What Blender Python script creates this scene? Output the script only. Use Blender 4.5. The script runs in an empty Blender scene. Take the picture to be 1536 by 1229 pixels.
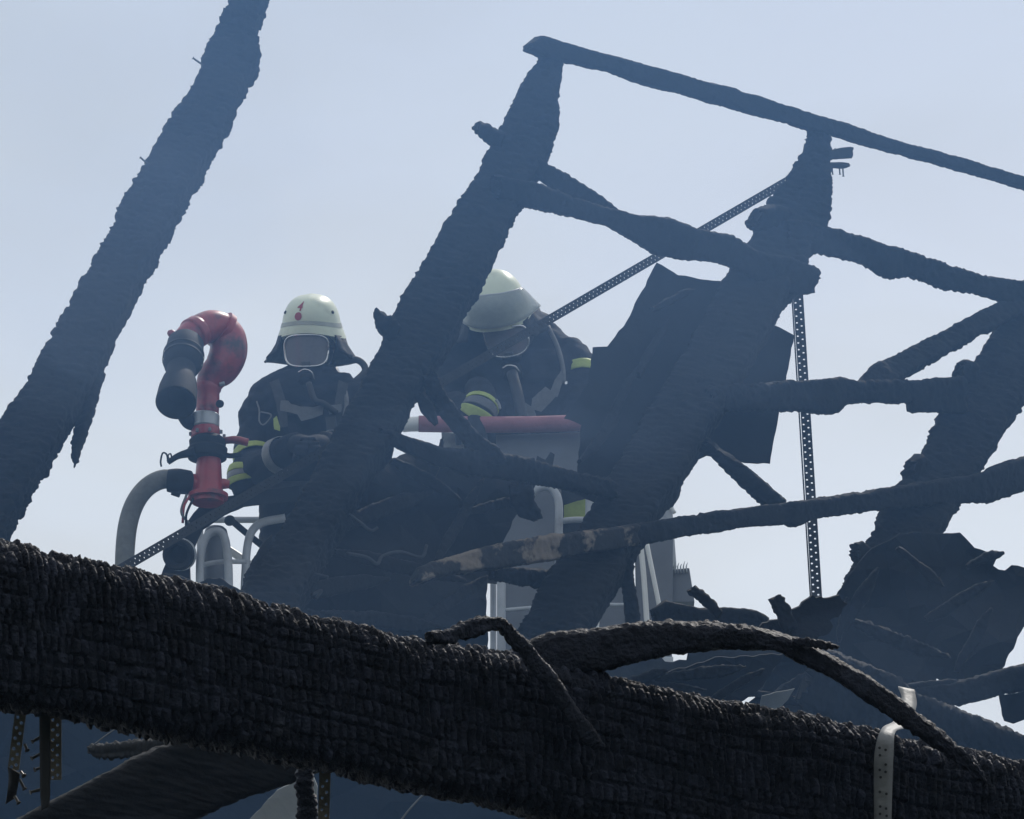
import bpy, bmesh, math, random
import numpy as np
from mathutils import Vector, Matrix
from mathutils.geometry import delaunay_2d_cdt

random.seed(7)
scene = bpy.context.scene
COL = scene.collection

# ------------------------------------------------------------------ camera
PITCH = math.radians(20.0)
FPX = 8160.0                      # focal length in photograph pixels (1536 wide)
CX, CY = 768.0, 614.5
CAMZ = 1.7
cam_data = bpy.data.cameras.new("camera")
cam_data.sensor_width = 36.0
cam_data.lens = FPX / 1536.0 * 36.0
cam_data.clip_start = 0.1
cam_data.clip_end = 5000.0
cam = bpy.data.objects.new("camera", cam_data)
cam.location = (0, 0, CAMZ)
cam.rotation_euler = (math.pi / 2 + PITCH, 0, 0)
COL.objects.link(cam)
scene.camera = cam

# ------------------------------------------------------------------ sky and sun
SUN_EL, SUN_ROT = math.radians(52), math.radians(25)
world = bpy.data.worlds.new("World")
scene.world = world
world.use_nodes = True
wn, wl = world.node_tree.nodes, world.node_tree.links
wn.clear()
sky = wn.new("ShaderNodeTexSky")
sky.sky_type = 'NISHITA'
sky.sun_disc = False
sky.sun_elevation = SUN_EL
sky.sun_rotation = SUN_ROT
sky.altitude = 200
sky.air_density = 1.0
sky.dust_density = 4.0
sky.ozone_density = 1.5
tc = wn.new("ShaderNodeTexCoord")
mp = wn.new("ShaderNodeMapping")
mp.inputs['Scale'].default_value = (3.0, 3.0, 6.0)
cl = wn.new("ShaderNodeTexNoise")
cl.inputs['Scale'].default_value = 2.2
cl.inputs['Detail'].default_value = 5.0
cl.inputs['Roughness'].default_value = 0.5
cr = wn.new("ShaderNodeMapRange")
cr.inputs['From Min'].default_value = 0.3
cr.inputs['From Max'].default_value = 0.75
cr.inputs['To Min'].default_value = 0.45
cr.inputs['To Max'].default_value = 0.8
mix = wn.new("ShaderNodeMixRGB")
mix.inputs['Color2'].default_value = (7.35, 7.9, 8.25, 1)     # thin high veil of cloud
bg = wn.new("ShaderNodeBackground")
bg.inputs['Strength'].default_value = 0.107
wo = wn.new("ShaderNodeOutputWorld")
wl.new(tc.outputs['Generated'], mp.inputs['Vector'])
wl.new(mp.outputs['Vector'], cl.inputs['Vector'])
wl.new(cl.outputs['Fac'], cr.inputs['Value'])
wl.new(cr.outputs['Result'], mix.inputs['Fac'])
wl.new(sky.outputs['Color'], mix.inputs['Color1'])
n2 = wn.new("ShaderNodeTexNoise")
n2.inputs['Scale'].default_value = 4.0
n2.inputs['Detail'].default_value = 4.0
n2.inputs['Distortion'].default_value = 0.6
r2_ = wn.new("ShaderNodeMapRange")
r2_.inputs['From Min'].default_value = 0.42
r2_.inputs['From Max'].default_value = 0.7
r2_.inputs['To Min'].default_value = 0.0
r2_.inputs['To Max'].default_value = 0.5
mx2 = wn.new("ShaderNodeMixRGB")
mx2.inputs['Color2'].default_value = (6.2, 6.45, 6.55, 1)      # drifting greyish smoke
wl.new(mp.outputs['Vector'], n2.inputs['Vector'])
wl.new(n2.outputs['Fac'], r2_.inputs['Value'])
wl.new(r2_.outputs['Result'], mx2.inputs['Fac'])
wl.new(mix.outputs['Color'], mx2.inputs['Color1'])
wl.new(mx2.outputs['Color'], bg.inputs['Color'])
wl.new(bg.outputs['Background'], wo.inputs['Surface'])

sun_data = bpy.data.lights.new("sun", 'SUN')
sun_data.energy = 2.0
sun_data.angle = math.radians(1.0)
sun_data.color = (1.0, 0.95, 0.88)
sun = bpy.data.objects.new("sun", sun_data)
sd = Vector((math.sin(SUN_ROT) * math.cos(SUN_EL), math.cos(SUN_ROT) * math.cos(SUN_EL), math.sin(SUN_EL)))
sun.rotation_euler = sd.to_track_quat('Z', 'Y').to_euler()
sun.location = (10, 30, 40)
COL.objects.link(sun)

vs = scene.view_settings
vs.view_transform = 'Standard'
vs.look = 'None'
vs.exposure = 0.0
vs.gamma = 1.0
vs.use_curve_mapping = False
cy = scene.cycles
cy.use_denoising = True
cy.max_bounces = 6
cy.diffuse_bounces = 3
cy.glossy_bounces = 3
cy.transmission_bounces = 4
cy.transparent_max_bounces = 12
cy.volume_bounces = 1
cy.sample_clamp_indirect = 4.0

# ------------------------------------------------------------------ pixel <-> place
FWD = np.array([0, math.cos(PITCH), math.sin(PITCH)])
UP = np.array([0, -math.sin(PITCH), math.cos(PITCH)])
RIGHT = np.array([1.0, 0, 0])
CAM = np.array([0, 0, CAMZ])


def ray(px, py):
    return RIGHT * ((px - CX) / FPX) + UP * (-(py - CY) / FPX) + FWD


def W(px, py, d):
    """Point d metres deep (along the lens axis) behind this point of the picture."""
    return CAM + ray(px, py) * d


def Wy(px, py, y):
    """Point on the upright plane y metres away."""
    r = ray(px, py)
    return CAM + r * (y / r[1])


def plane(d_lb, d_rb, d_lt, off=0.0):
    """Depth of a flat, tilted plane given at three corners of the picture."""
    a = 1 / d_lb
    bx = (1 / d_rb - a) / 1536.0
    by = (1 / d_lt - a) / 1229.0
    return lambda x, y: 1 / (a + bx * x + by * (1229 - y)) + off


def ROOF(off=0.0):
    return plane(13.6, 15.8, 14.8, off)


def FRONT(off=0.0):
    return plane(5.0, 5.5, 5.0, off)


def const(d):
    return lambda x, y: d


# ------------------------------------------------------------------ numpy noise
def hash2(i, j, seed=0):
    i = i.astype(np.int64)
    j = j.astype(np.int64)
    h = (i * 374761393 + j * 668265263 + seed * 974634787) & 0xFFFFFFFF
    h = ((h ^ (h >> 13)) * 1274126177) & 0xFFFFFFFF
    h = (h ^ (h >> 16)) & 0xFFFFFFFF
    return h / 4294967295.0


def vnoise(x, y, seed=0):
    x0, y0 = np.floor(x), np.floor(y)
    fx, fy = x - x0, y - y0
    fx = fx * fx * (3 - 2 * fx)
    fy = fy * fy * (3 - 2 * fy)
    a = hash2(x0, y0, seed)
    b = hash2(x0 + 1, y0, seed)
    c = hash2(x0, y0 + 1, seed)
    d = hash2(x0 + 1, y0 + 1, seed)
    return (a + (b - a) * fx) * (1 - fy) + (c + (d - c) * fx) * fy


def fbm(x, y, seed=0, octs=4):
    s, a, t = 0.0, 1.0, 0.0
    for k in range(octs):
        s = s + a * vnoise(x * 2 ** k, y * 2 ** k, seed + k * 17)
        t += a
        a *= 0.5
    return s / t - 0.5


def sstep(a, b, x):
    t = np.clip((x - a) / (b - a), 0, 1)
    return t * t * (3 - 2 * t)


TONE = [None]


def char_cells(s, u, cw, ch, seed):
    """Alligatored char: rounded blocks in uneven rows, height 0..1."""
    s = s + cw * 0.55 * fbm(s / (cw * 3), u / (ch * 2), seed + 5, 2)
    u = u + ch * 0.9 * fbm(s / (cw * 14), u / (ch * 3), seed + 9, 2)
    v = u / ch
    row = np.floor(v)
    r0 = row + 0.45 * (hash2(row, row * 0 + 3, seed) - 0.5)
    low = v < r0
    row = np.where(low, row - 1, row)
    r0 = row + 0.45 * (hash2(row, row * 0 + 3, seed) - 0.5)
    r1 = row + 1 + 0.45 * (hash2(row + 1, row * 0 + 3, seed) - 0.5)
    fv = (v - r0) / (r1 - r0)
    t = s / (cw * (0.75 + 0.7 * hash2(row, row * 0 + 8, seed))) + 37 * hash2(row, row * 0, seed)
    col = np.floor(t)
    b0 = col + 0.6 * (hash2(col, row, seed) - 0.5)
    col = np.where(t < b0, col - 1, col)
    b0 = col + 0.6 * (hash2(col, row, seed) - 0.5)
    col = np.where(t >= col + 1 + 0.6 * (hash2(col + 1, row, seed) - 0.5), col + 1, col)
    b0 = col + 0.6 * (hash2(col, row, seed) - 0.5)
    b1 = col + 1 + 0.6 * (hash2(col + 1, row, seed) - 0.5)
    fx = (t - b0) / np.maximum(b1 - b0, 0.05)
    ex = np.minimum(fx, 1 - fx)
    ev = np.minimum(fv, 1 - fv)
    keep = sstep(0.32, 0.62, vnoise(s / (cw * 5.0), u / (ch * 1.6), seed + 61))
    keepx = 0.75 + 0.25 * sstep(0.25, 0.5, vnoise(s / (cw * 1.7), u / (ch * 1.3), seed + 62))
    prof = (1 - keepx * (1 - sstep(0.0, 0.32, ex) ** 0.8)) * (1 - (0.1 + 0.5 * keep) * (1 - sstep(0.0, 0.2, ev) ** 0.8))
    lift = 0.45 + 0.75 * hash2(col, row, seed + 71)
    tilt = (fx - 0.5) * (hash2(col, row, seed + 72) - 0.5) * 1.0 + (fv - 0.5) * (hash2(col, row, seed + 73) - 0.5) * 0.35
    gone = np.where(hash2(col, row, seed + 74) > 0.93, 0.35, 1.0)
    TONE[0] = hash2(col, row, seed + 75)
    return prof * (lift + tilt) * gone


# ------------------------------------------------------------------ objects
ORIGIN = {}


def mesh_from(name, V, F, smooth=True):
    V = np.asarray(V, dtype=np.float64)
    me = bpy.data.meshes.new(name)
    if isinstance(F, np.ndarray) and F.shape[1] == 4:
        nf = len(F)
        me.vertices.add(len(V))
        me.vertices.foreach_set("co", V.astype(np.float32).ravel())
        me.loops.add(nf * 4)
        me.loops.foreach_set("vertex_index", F.astype(np.int32).ravel())
        me.polygons.add(nf)
        me.polygons.foreach_set("loop_start", np.arange(0, nf * 4, 4, dtype=np.int32))
        me.update(calc_edges=True)
        me.validate()
    else:
        me.from_pydata([tuple(v) for v in V], [], [tuple(int(i) for i in f) for f in F])
    if smooth:
        me.polygons.foreach_set("use_smooth", [True] * len(me.polygons))
    me.update()
    return me


def put(name, V, F, material, parent=None, smooth=True):
    """Link one mesh object; V is in place coordinates."""
    V = np.asarray(V, dtype=np.float64)
    if parent is None:
        o0 = V.mean(axis=0)
        o0[2] = V[:, 2].min()
    else:
        o0 = ORIGIN[parent.name]
    me = mesh_from(name, V - o0, F, smooth)
    ob = bpy.data.objects.new(name, me)
    COL.objects.link(ob)
    if material is not None:
        me.materials.append(material)
    if parent is None:
        ob.location = o0
    else:
        ob.parent = parent
    ORIGIN[ob.name] = o0
    return ob


def root(name, loc):
    ob = bpy.data.objects.new(name, None)
    ob.empty_display_size = 0.1
    ob.location = loc
    COL.objects.link(ob)
    ORIGIN[ob.name] = np.array(loc, dtype=float)
    return ob


def tag(ob, label=None, category=None, group=None, kind=None):
    if label:
        ob["label"] = label
    if category:
        ob["category"] = category
    if group:
        ob["group"] = group
    if kind:
        ob["kind"] = kind
    return ob


def resample(P, n):
    P = np.asarray(P, dtype=float)
    seg = np.linalg.norm(np.diff(P[:, :2], axis=0), axis=1)
    t = np.concatenate([[0], np.cumsum(seg)])
    q = np.linspace(0, t[-1], n)
    return np.stack([np.interp(q, t, P[:, k]) for k in range(P.shape[1])], axis=1)


def smooth_path(P, n):
    """Catmull-Rom through the points, n samples."""
    P = np.asarray(P, dtype=float)
    if len(P) == 2:
        return np.stack([P[0] + (P[1] - P[0]) * k / (n - 1) for k in range(n)])
    Q = np.vstack([2 * P[0] - P[1], P, 2 * P[-1] - P[-2]])
    out = []
    m = len(P) - 1
    for k in range(n):
        g = k / (n - 1) * m
        i = min(int(g), m - 1)
        f = g - i
        p0, p1, p2, p3 = Q[i], Q[i + 1], Q[i + 2], Q[i + 3]
        out.append(0.5 * (2 * p1 + (p2 - p0) * f + (2 * p0 - 5 * p1 + 4 * p2 - p3) * f * f
                          + (3 * p1 - p0 - 3 * p2 + p3) * f ** 3))
    return np.array(out)


def nrm(v):
    v = np.asarray(v, dtype=float)
    return v / np.maximum(np.linalg.norm(v, axis=-1, keepdims=True), 1e-9)


def grid_faces(n, m, closed=True):
    i = np.arange(n - 1)[:, None]
    j = np.arange(m if closed else m - 1)[None, :]
    a = i * m + j
    b = i * m + (j + 1) % m
    c = (i + 1) * m + (j + 1) % m
    d = (i + 1) * m + j
    return np.stack([a + 0 * b, b, c, d], axis=-1).reshape(-1, 4)


def beam(name, L, R, depth, thick, material, parent=None, step=5.0, ring=36, cw=0.028, ch=0.05,
         amp=0.009, low=0.012, rag=0.0, seed=1, pw=5.0, taper=(0.75, 0.75), fine=0.35, cellk=1.0, tone=False):
    """Burnt timber between two traced edges: rounded-box section, charred surface."""
    L, R = np.asarray(L, float), np.asarray(R, float)
    length = 0.5 * (np.linalg.norm(np.diff(L, axis=0), axis=1).sum() + np.linalg.norm(np.diff(R, axis=0), axis=1).sum())
    n = max(8, int(length / step))
    l, r = resample(L, n), resample(R, n)
    c, h = (l + r) / 2, (r - l) / 2
    d = np.array([depth(c[k, 0], c[k, 1]) for k in range(n)])
    C = np.array([W(c[k, 0], c[k, 1], d[k]) for k in range(n)])
    E = np.array([W(c[k, 0] + h[k, 0], c[k, 1] + h[k, 1], d[k]) for k in range(n)]) - C
    hw = np.linalg.norm(E, axis=1)
    N = nrm(E)
    T = nrm(np.gradient(C, axis=0))
    D = nrm(np.cross(N, T))
    flip = (D @ FWD) < 0
    D[flip] *= -1
    th = thick / 2 if not callable(thick) else np.array([thick(q) for q in np.linspace(0, 1, n)]) / 2
    th = np.ones(n) * th
    # rounded box sampled evenly by perimeter; seam on the far side
    a = np.linspace(0, 2 * math.pi, 721)
    ratio = float(np.mean(th) / max(np.mean(hw), 1e-4))
    bx = np.sign(np.cos(a)) * np.abs(np.cos(a)) ** (2 / pw)
    by = np.sign(np.sin(a)) * np.abs(np.sin(a)) ** (2 / pw)
    roll = 180
    bx, by = np.roll(bx[:-1], -roll), np.roll(by[:-1], -roll)
    bx, by = np.append(bx, bx[0]), np.append(by, by[0])
    pl = np.concatenate([[0], np.cumsum(np.hypot(np.diff(bx), ratio * np.diff(by)))])
    q = np.linspace(0, pl[-1], ring + 1)[:-1]
    rx, ry = np.interp(q, pl, bx), np.interp(q, pl, by)
    s = np.concatenate([[0], np.cumsum(np.linalg.norm(np.diff(C, axis=0), axis=1))])
    S = np.repeat(s[:, None], ring, 1)
    U = hw.mean() * np.repeat(q[None, :], n, 0)
    nx, ny = np.sign(rx) * np.abs(rx) ** (pw - 1), np.sign(ry) * np.abs(ry) ** (pw - 1) / max(ratio, 0.05)
    nl = np.hypot(nx, ny)
    nx, ny = nx / nl, ny / nl
    disp = amp * cellk * (char_cells(S, U, cw, ch, seed) - 0.55)
    tn_ = TONE[0]
    disp = disp + low * 2 * fbm(S / (cw * 7), U / (ch * 3), seed + 31, 3)
    disp = disp + fine * amp * fbm(S / (cw * 0.4), U / (ch * 0.25), seed + 41, 2)
    if cellk < 1:
        disp = disp * (0.35 + 1.3 * vnoise(S / 0.17, U / 0.3, seed + 81)) + amp * 1.1 * fbm(S / (cw * 2.6), U / (ch * 1.5), seed + 83, 2)
    if rag:
        disp = disp - rag * sstep(0.55, 0.8, vnoise(S / (cw * 2.4), U / (ch * 1.2), seed + 51))
    ks = np.ones(n)
    e = max(2, int(n * 0.02))
    for k in range(e):
        f = math.sqrt((k + 0.6) / e) if k < e else 1
        ks[k] = taper[0] + (1 - taper[0]) * min(1, f)
        ks[n - 1 - k] = min(ks[n - 1 - k], taper[1] + (1 - taper[1]) * min(1, f))
    P = (C[:, None, :]
         + N[:, None, :] * ((rx[None, :] * hw[:, None]) * ks[:, None] + nx[None, :] * disp)[..., None]
         + D[:, None, :] * ((ry[None, :] * th[:, None]) * ks[:, None] + ny[None, :] * disp)[..., None])
    P[0] += T[0] * (hw[0] * 0.5 * (np.random.RandomState(seed).rand(ring, 1) - 0.5))
    P[-1] += T[-1] * (hw[-1] * 0.5 * (np.random.RandomState(seed + 1).rand(ring, 1) - 0.5))
    V = P.reshape(-1, 3)
    F = grid_faces(n, ring)
    # end caps: two shrinking rings
    for end, idx in ((0, 0), (n - 1, 1)):
        base = np.arange(ring) + end * ring
        prev = base
        for sc in (0.6, 0.15):
            ringv = P[end].mean(0) + (P[end] - P[end].mean(0)) * sc + T[end] * (hw[end] * 0.18 * (1 if idx else -1)) * (1 - sc)
            k0 = len(V)
            V = np.vstack([V, ringv])
            cur = np.arange(ring) + k0
            f = np.stack([prev, np.roll(prev, -1), np.roll(cur, -1), cur], 1)
            F = np.vstack([F, f])
            prev = cur
    ob = put(name, V, F, material, parent)
    if tone:
        # every block of char burnt to its own grey
        t = np.ones(len(V))
        t[:tn_.size] = (0.72 + 0.65 * tn_.ravel())
        at = ob.data.attributes.new("block_tone", 'FLOAT', 'POINT')
        at.data.foreach_set("value", t.astype(np.float32))
    return ob


def sheet(name, poly, depth, thick, material, parent=None, grid=28, rag=3.0, crumple=0.02, seed=1, sub=9.0, sweep=None):
    """Torn board or sheet from an outline, with ragged edges, thickness and buckling."""
    rs = np.random.RandomState(seed)
    P = np.asarray(poly, float)
    pts = []
    m = len(P)
    for k in range(m):
        a, b = P[k], P[(k + 1) % m]
        ln = np.linalg.norm(b - a)
        cnt = max(1, int(ln / sub))
        nn = np.array([-(b - a)[1], (b - a)[0]]) / max(ln, 1e-6)
        for j in range(cnt):
            q = a + (b - a) * j / cnt
            if j:
                q = q + nn * rag * (rs.rand() - 0.5) * 2
            pts.append(q)
    nb = len(pts)
    lo, hi = P.min(0), P.max(0)
    for gx in np.arange(lo[0], hi[0], grid):
        for gy in np.arange(lo[1], hi[1], grid):
            pts.append(np.array([gx, gy]) + (rs.rand(2) - 0.5) * grid * 0.6)
    vv, ee, ff, *_ = delaunay_2d_cdt([Vector((p[0], p[1])) for p in pts], [], [list(range(nb))], 1, 1e-4)
    vv = np.array([[v.x, v.y] for v in vv])
    used = sorted({i for f in ff for i in f})
    rm = {o: k for k, o in enumerate(used)}
    vv = vv[used]
    ff = [[rm[i] for i in f] for f in ff]
    cr_ = crumple * 2 * fbm(vv[:, 0] / 120, vv[:, 1] / 120, seed + 3, 4)
    A = np.array([W(x, y, depth(x, y) + c) for (x, y), c in zip(vv, cr_)])
    B = A + FWD * thick
    n = len(vv)
    F = [list(f) for f in ff] + [[i + n for i in reversed(f)] for f in ff]
    cnt = {}
    for f in ff:
        for a, b in zip(f, f[1:] + f[:1]):
            cnt[(a, b)] = 1
    for (a, b) in list(cnt):
        if (b, a) not in cnt:
            F.append([a, a + n, b + n, b])
    return put(name, np.vstack([A, B]), F, material, parent, smooth=False)


def tube(name, pts, rad, material, parent=None, n=None, ring=14, smooth=True, caps=True, world=True):
    """Swept round bar through place points; rad a number or one per point."""
    pts = np.asarray(pts, float)
    rr = np.ones(len(pts)) * rad
    PR = np.hstack([pts, rr[:, None]])
    n = n or max(2, 6 * (len(pts) - 1) + 1)
    Q = smooth_path(PR, n) if smooth else resample3(PR, n)
    V, F = tube_geo(Q[:, :3], Q[:, 3], ring, caps)
    return put(name, V, F, material, parent)


def resample3(P, n):
    return P


def tube_geo(C, R, ring=14, caps=True):
    T = nrm(np.gradient(C, axis=0))
    ref = np.array([0.13, 0.2, 0.97]) if abs(T[0][2]) < 0.9 else np.array([1.0, 0.1, 0])
    N = [nrm(np.cross(T[0], ref))]
    for k in range(1, len(C)):
        v = N[-1] - T[k] * np.dot(N[-1], T[k])
        N.append(nrm(v))
    N = np.array(N)
    B = np.cross(T, N)
    a = np.linspace(0, 2 * math.pi, ring, endpoint=False)
    P = C[:, None] + R[:, None, None] * (np.cos(a)[None, :, None] * N[:, None] + np.sin(a)[None, :, None] * B[:, None])
    n = len(C)
    V = P.reshape(-1, 3)
    F = [list(f) for f in grid_faces(n, ring)]
    if caps:
        F.append(list(range(ring))[::-1])
        F.append([(n - 1) * ring + k for k in range(ring)])
    return V, F


def lathe_axis(name, prof, A, axis, material, parent=None, ring=28, caps=True):
    """Turned part: prof = [(distance along axis, radius)] from point A."""
    axis = nrm(axis)
    C = np.array([A + axis * p[0] for p in prof])
    R = np.array([p[1] for p in prof])
    ref = np.array([0.3, 0.1, 0.9]) if abs(axis[2]) < 0.85 else np.array([1.0, 0, 0])
    N = nrm(np.cross(axis, ref))
    B = np.cross(axis, N)
    a = np.linspace(0, 2 * math.pi, ring, endpoint=False)
    P = C[:, None] + R[:, None, None] * (np.cos(a)[None, :, None] * N + np.sin(a)[None, :, None] * B)
    F = [list(f) for f in grid_faces(len(C), ring)]
    if caps:
        F.append(list(range(ring))[::-1])
        F.append([(len(C) - 1) * ring + k for k in range(ring)])
    ob = put(name, P.reshape(-1, 3), F, material, parent)
    sharp(ob, 35)
    return ob


def sharp(ob, deg):
    bm = bmesh.new()
    bm.from_mesh(ob.data)
    bmesh.ops.recalc_face_normals(bm, faces=bm.faces)
    for e in bm.edges:
        if len(e.link_faces) == 2 and e.calc_face_angle(0) > math.radians(deg):
            e.smooth = False
    bm.to_mesh(ob.data)
    bm.free()


def box8(name, corners, material, parent=None, bevel=0.004):
    """Closed box from 4 front corners and 4 back corners."""
    V = np.array(corners, float)
    F = [[0, 1, 2, 3], [7, 6, 5, 4], [0, 4, 5, 1], [1, 5, 6, 2], [2, 6, 7, 3], [3, 7, 4, 0]]
    ob = put(name, V, F, material, parent, smooth=False)
    bm = bmesh.new()
    bm.from_mesh(ob.data)
    bmesh.ops.recalc_face_normals(bm, faces=bm.faces)
    if bevel:
        bmesh.ops.bevel(bm, geom=list(bm.edges), offset=bevel, segments=2, affect='EDGES', profile=0.7)
    bm.to_mesh(ob.data)
    bm.free()
    return ob


def quad_box(name, q, y, ty, material, parent=None, bevel=0.004):
    """Plate whose front is the picture quad q on the upright plane y, ty thick."""
    f = [Wy(a, b, y) for a, b in q]
    b = [p + np.array([0, ty, 0]) for p in f]
    return box8(name, f + b, material, parent, bevel)


def strap_geo(P, Q, width_vec, pitch, holes=True, hr=0.3, rows=2):
    """Perforated metal strip from P to Q; real holes, two staggered rows."""
    P, Q, wv = np.asarray(P, float), np.asarray(Q, float), np.asarray(width_vec, float)
    ax = Q - P
    ln = np.linalg.norm(ax)
    n = max(2, int(ln / pitch))
    V, F = [], []
    margin = 0.12
    rw = (1 - 2 * margin) / rows
    def at(u, v):
        return P + ax * u + wv * (v - 0.5)
    def quad(u0, u1, v0, v1):
        k = len(V)
        V.extend([at(u0, v0), at(u1, v0), at(u1, v1), at(u0, v1)])
        F.append([k, k + 1, k + 2, k + 3])
    quad(0, 1, 0, margin)
    quad(0, 1, 1 - margin, 1)
    wl_ = np.linalg.norm(wv)
    for r in range(rows):
        v0, v1 = margin + r * rw, margin + (r + 1) * rw
        sh = 0.5 if r % 2 else 0.0
        edges = [0.0] + [(k + sh) / n for k in range(1, n)] + [1.0]
        for k in range(len(edges) - 1):
            u0, u1 = edges[k], edges[k + 1]
            uc, vc = (u0 + u1) / 2, (v0 + v1) / 2
            rad = hr * min((u1 - u0) * ln, rw * wl_) * 0.8
            o = len(V)
            for j in range(8):
                a = (j + 0.5) * math.pi / 4
                V.append(at(uc + rad * math.cos(a) / ln, vc + rad * math.sin(a) / wl_))
            c = len(V)
            V.extend([at(u1, v1), at(u0, v1), at(u0, v0), at(u1, v0)])
            # octagon index: 0,1 top right; 2,3 top left; 4,5 bottom left; 6,7 bottom right
            F += [[o + 0, o + 1, c + 0][::-1], [o + 1, o + 2, c + 1, c + 0][::-1], [o + 2, o + 3, c + 1][::-1],
                  [o + 3, o + 4, c + 2, c + 1][::-1], [o + 4, o + 5, c + 2][::-1], [o + 5, o + 6, c + 3, c + 2][::-1],
                  [o + 6, o + 7, c + 3][::-1], [o + 7, o + 0, c + 0, c + 3][::-1]]
    return np.array(V), F


def strap(name, p, q, depth, wpx, pitch_px, material, parent=None, thick=0.002, bow=0.0, twist=0.0, hr=0.3):
    d0, d1 = depth(*p), depth(*q)
    P, Q = W(p[0], p[1], d0), W(q[0], q[1], d1)
    dirp = nrm(np.array([q[0] - p[0], q[1] - p[1]]))
    nn = np.array([-dirp[1], dirp[0]])
    wv = W(p[0] + nn[0] * wpx, p[1] + nn[1] * wpx, d0) - P
    V, F = strap_geo(P, Q, wv, pitch_px * d0 / FPX, hr=hr)
    ln2 = np.dot(Q - P, Q - P)
    t = ((V - P) @ (Q - P)) / ln2
    V = V - FWD * (bow * np.sin(t * math.pi) * 1.0)[:, None] + nn[1] * UP * (bow * 0.15 * np.sin(t * 7))[:, None]
    ob = put(name, V, F, material, parent, smooth=False)
    so = ob.modifiers.new("solid", 'SOLIDIFY')
    so.thickness = thick
    return ob


def ribbon(name, Lp, Rp, depths, material, parent=None, thick=0.0012, n=24):
    """Bent plain metal strip between traced edges, one depth per edge point."""
    L = smooth_path(np.hstack([np.asarray(Lp, float), np.asarray(depths, float)[:, None]]), n)
    R = smooth_path(np.hstack([np.asarray(Rp, float), np.asarray(depths, float)[:, None]]), n)
    V = []
    for k in range(n):
        for j in range(4):
            a = L[k] + (R[k] - L[k]) * j / 3
            V.append(W(a[0], a[1], a[2] - 0.0015 * (j in (1, 2))))
    F = [list(f) for f in grid_faces(n, 4, closed=False)]
    ob = put(name, V, F, material, parent)
    so = ob.modifiers.new("solid", 'SOLIDIFY')
    so.thickness = thick
    return ob


def fuse(name, pieces, material, parent, voxel=0.014, wrinkle=0.0, seed=3, smooth_it=6):
    """Union of closed pieces as one continuous skin."""
    V, F = [], []
    for v, f in pieces:
        k = len(V)
        V.extend([tuple(x) for x in v])
        F.extend([[i + k for i in g] for g in f])
    me = bpy.data.meshes.new("tmp")
    me.from_pydata(V, [], F)
    bm = bmesh.new()
    bm.from_mesh(me)
    bmesh.ops.recalc_face_normals(bm, faces=bm.faces)
    bm.to_mesh(me)
    bm.free()
    ob = bpy.data.objects.new("tmp", me)
    COL.objects.link(ob)
    r = ob.modifiers.new("r", 'REMESH')
    r.mode = 'VOXEL'
    r.voxel_size = voxel
    s = ob.modifiers.new("s", 'SMOOTH')
    s.iterations = smooth_it
    s.factor = 0.5
    dg = bpy.context.evaluated_depsgraph_get()
    ev = bpy.data.meshes.new_from_object(ob.evaluated_get(dg))
    bpy.data.objects.remove(ob)
    co = np.zeros(len(ev.vertices) * 3, dtype=np.float32)
    ev.vertices.foreach_get("co", co)
    co = co.reshape(-1, 3).astype(float)
    if wrinkle:
        no = np.zeros(len(ev.vertices) * 3, dtype=np.float32)
        ev.vertices.foreach_get("normal", no)
        no = no.reshape(-1, 3)
        w = fbm(co[:, 0] * 9 + co[:, 2] * 6, co[:, 2] * 16 - co[:, 0] * 5, seed, 3)
        w = 0.5 - np.abs(w) * 2.6
        co = co + no * (wrinkle * w)[:, None]
    o0 = ORIGIN[parent.name]
    co = co - o0
    ev.vertices.foreach_set("co", co.astype(np.float32).ravel())
    ev.name = name
    ev.materials.clear()
    ev.materials.append(material)
    ev.polygons.foreach_set("use_smooth", [True] * len(ev.polygons))
    ev.update()
    o = bpy.data.objects.new(name, ev)
    COL.objects.link(o)
    o.parent = parent
    ORIGIN[o.name] = o0
    return o


def limb(pts, rad, n=22, ring=16):
    PR = np.hstack([np.asarray(pts, float), np.asarray(rad, float)[:, None]])
    Q = smooth_path(PR, n)
    return Q


def torso(stations, ring=28):
    """stations: (centre, half-width, half-depth) upright stack -> closed loft."""
    V = []
    a = np.linspace(0, 2 * math.pi, ring, endpoint=False)
    for c, w, d in stations:
        x = np.sign(np.cos(a)) * np.abs(np.cos(a)) ** 0.8 * w
        y = np.sign(np.sin(a)) * np.abs(np.sin(a)) ** 0.8 * d
        for k in range(ring):
            V.append(np.array(c) + np.array([x[k], y[k], 0]))
    F = [list(f) for f in grid_faces(len(stations), ring)]
    F.append(list(range(ring))[::-1])
    F.append([(len(stations) - 1) * ring + k for k in range(ring)])
    return np.array(V), F


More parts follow.
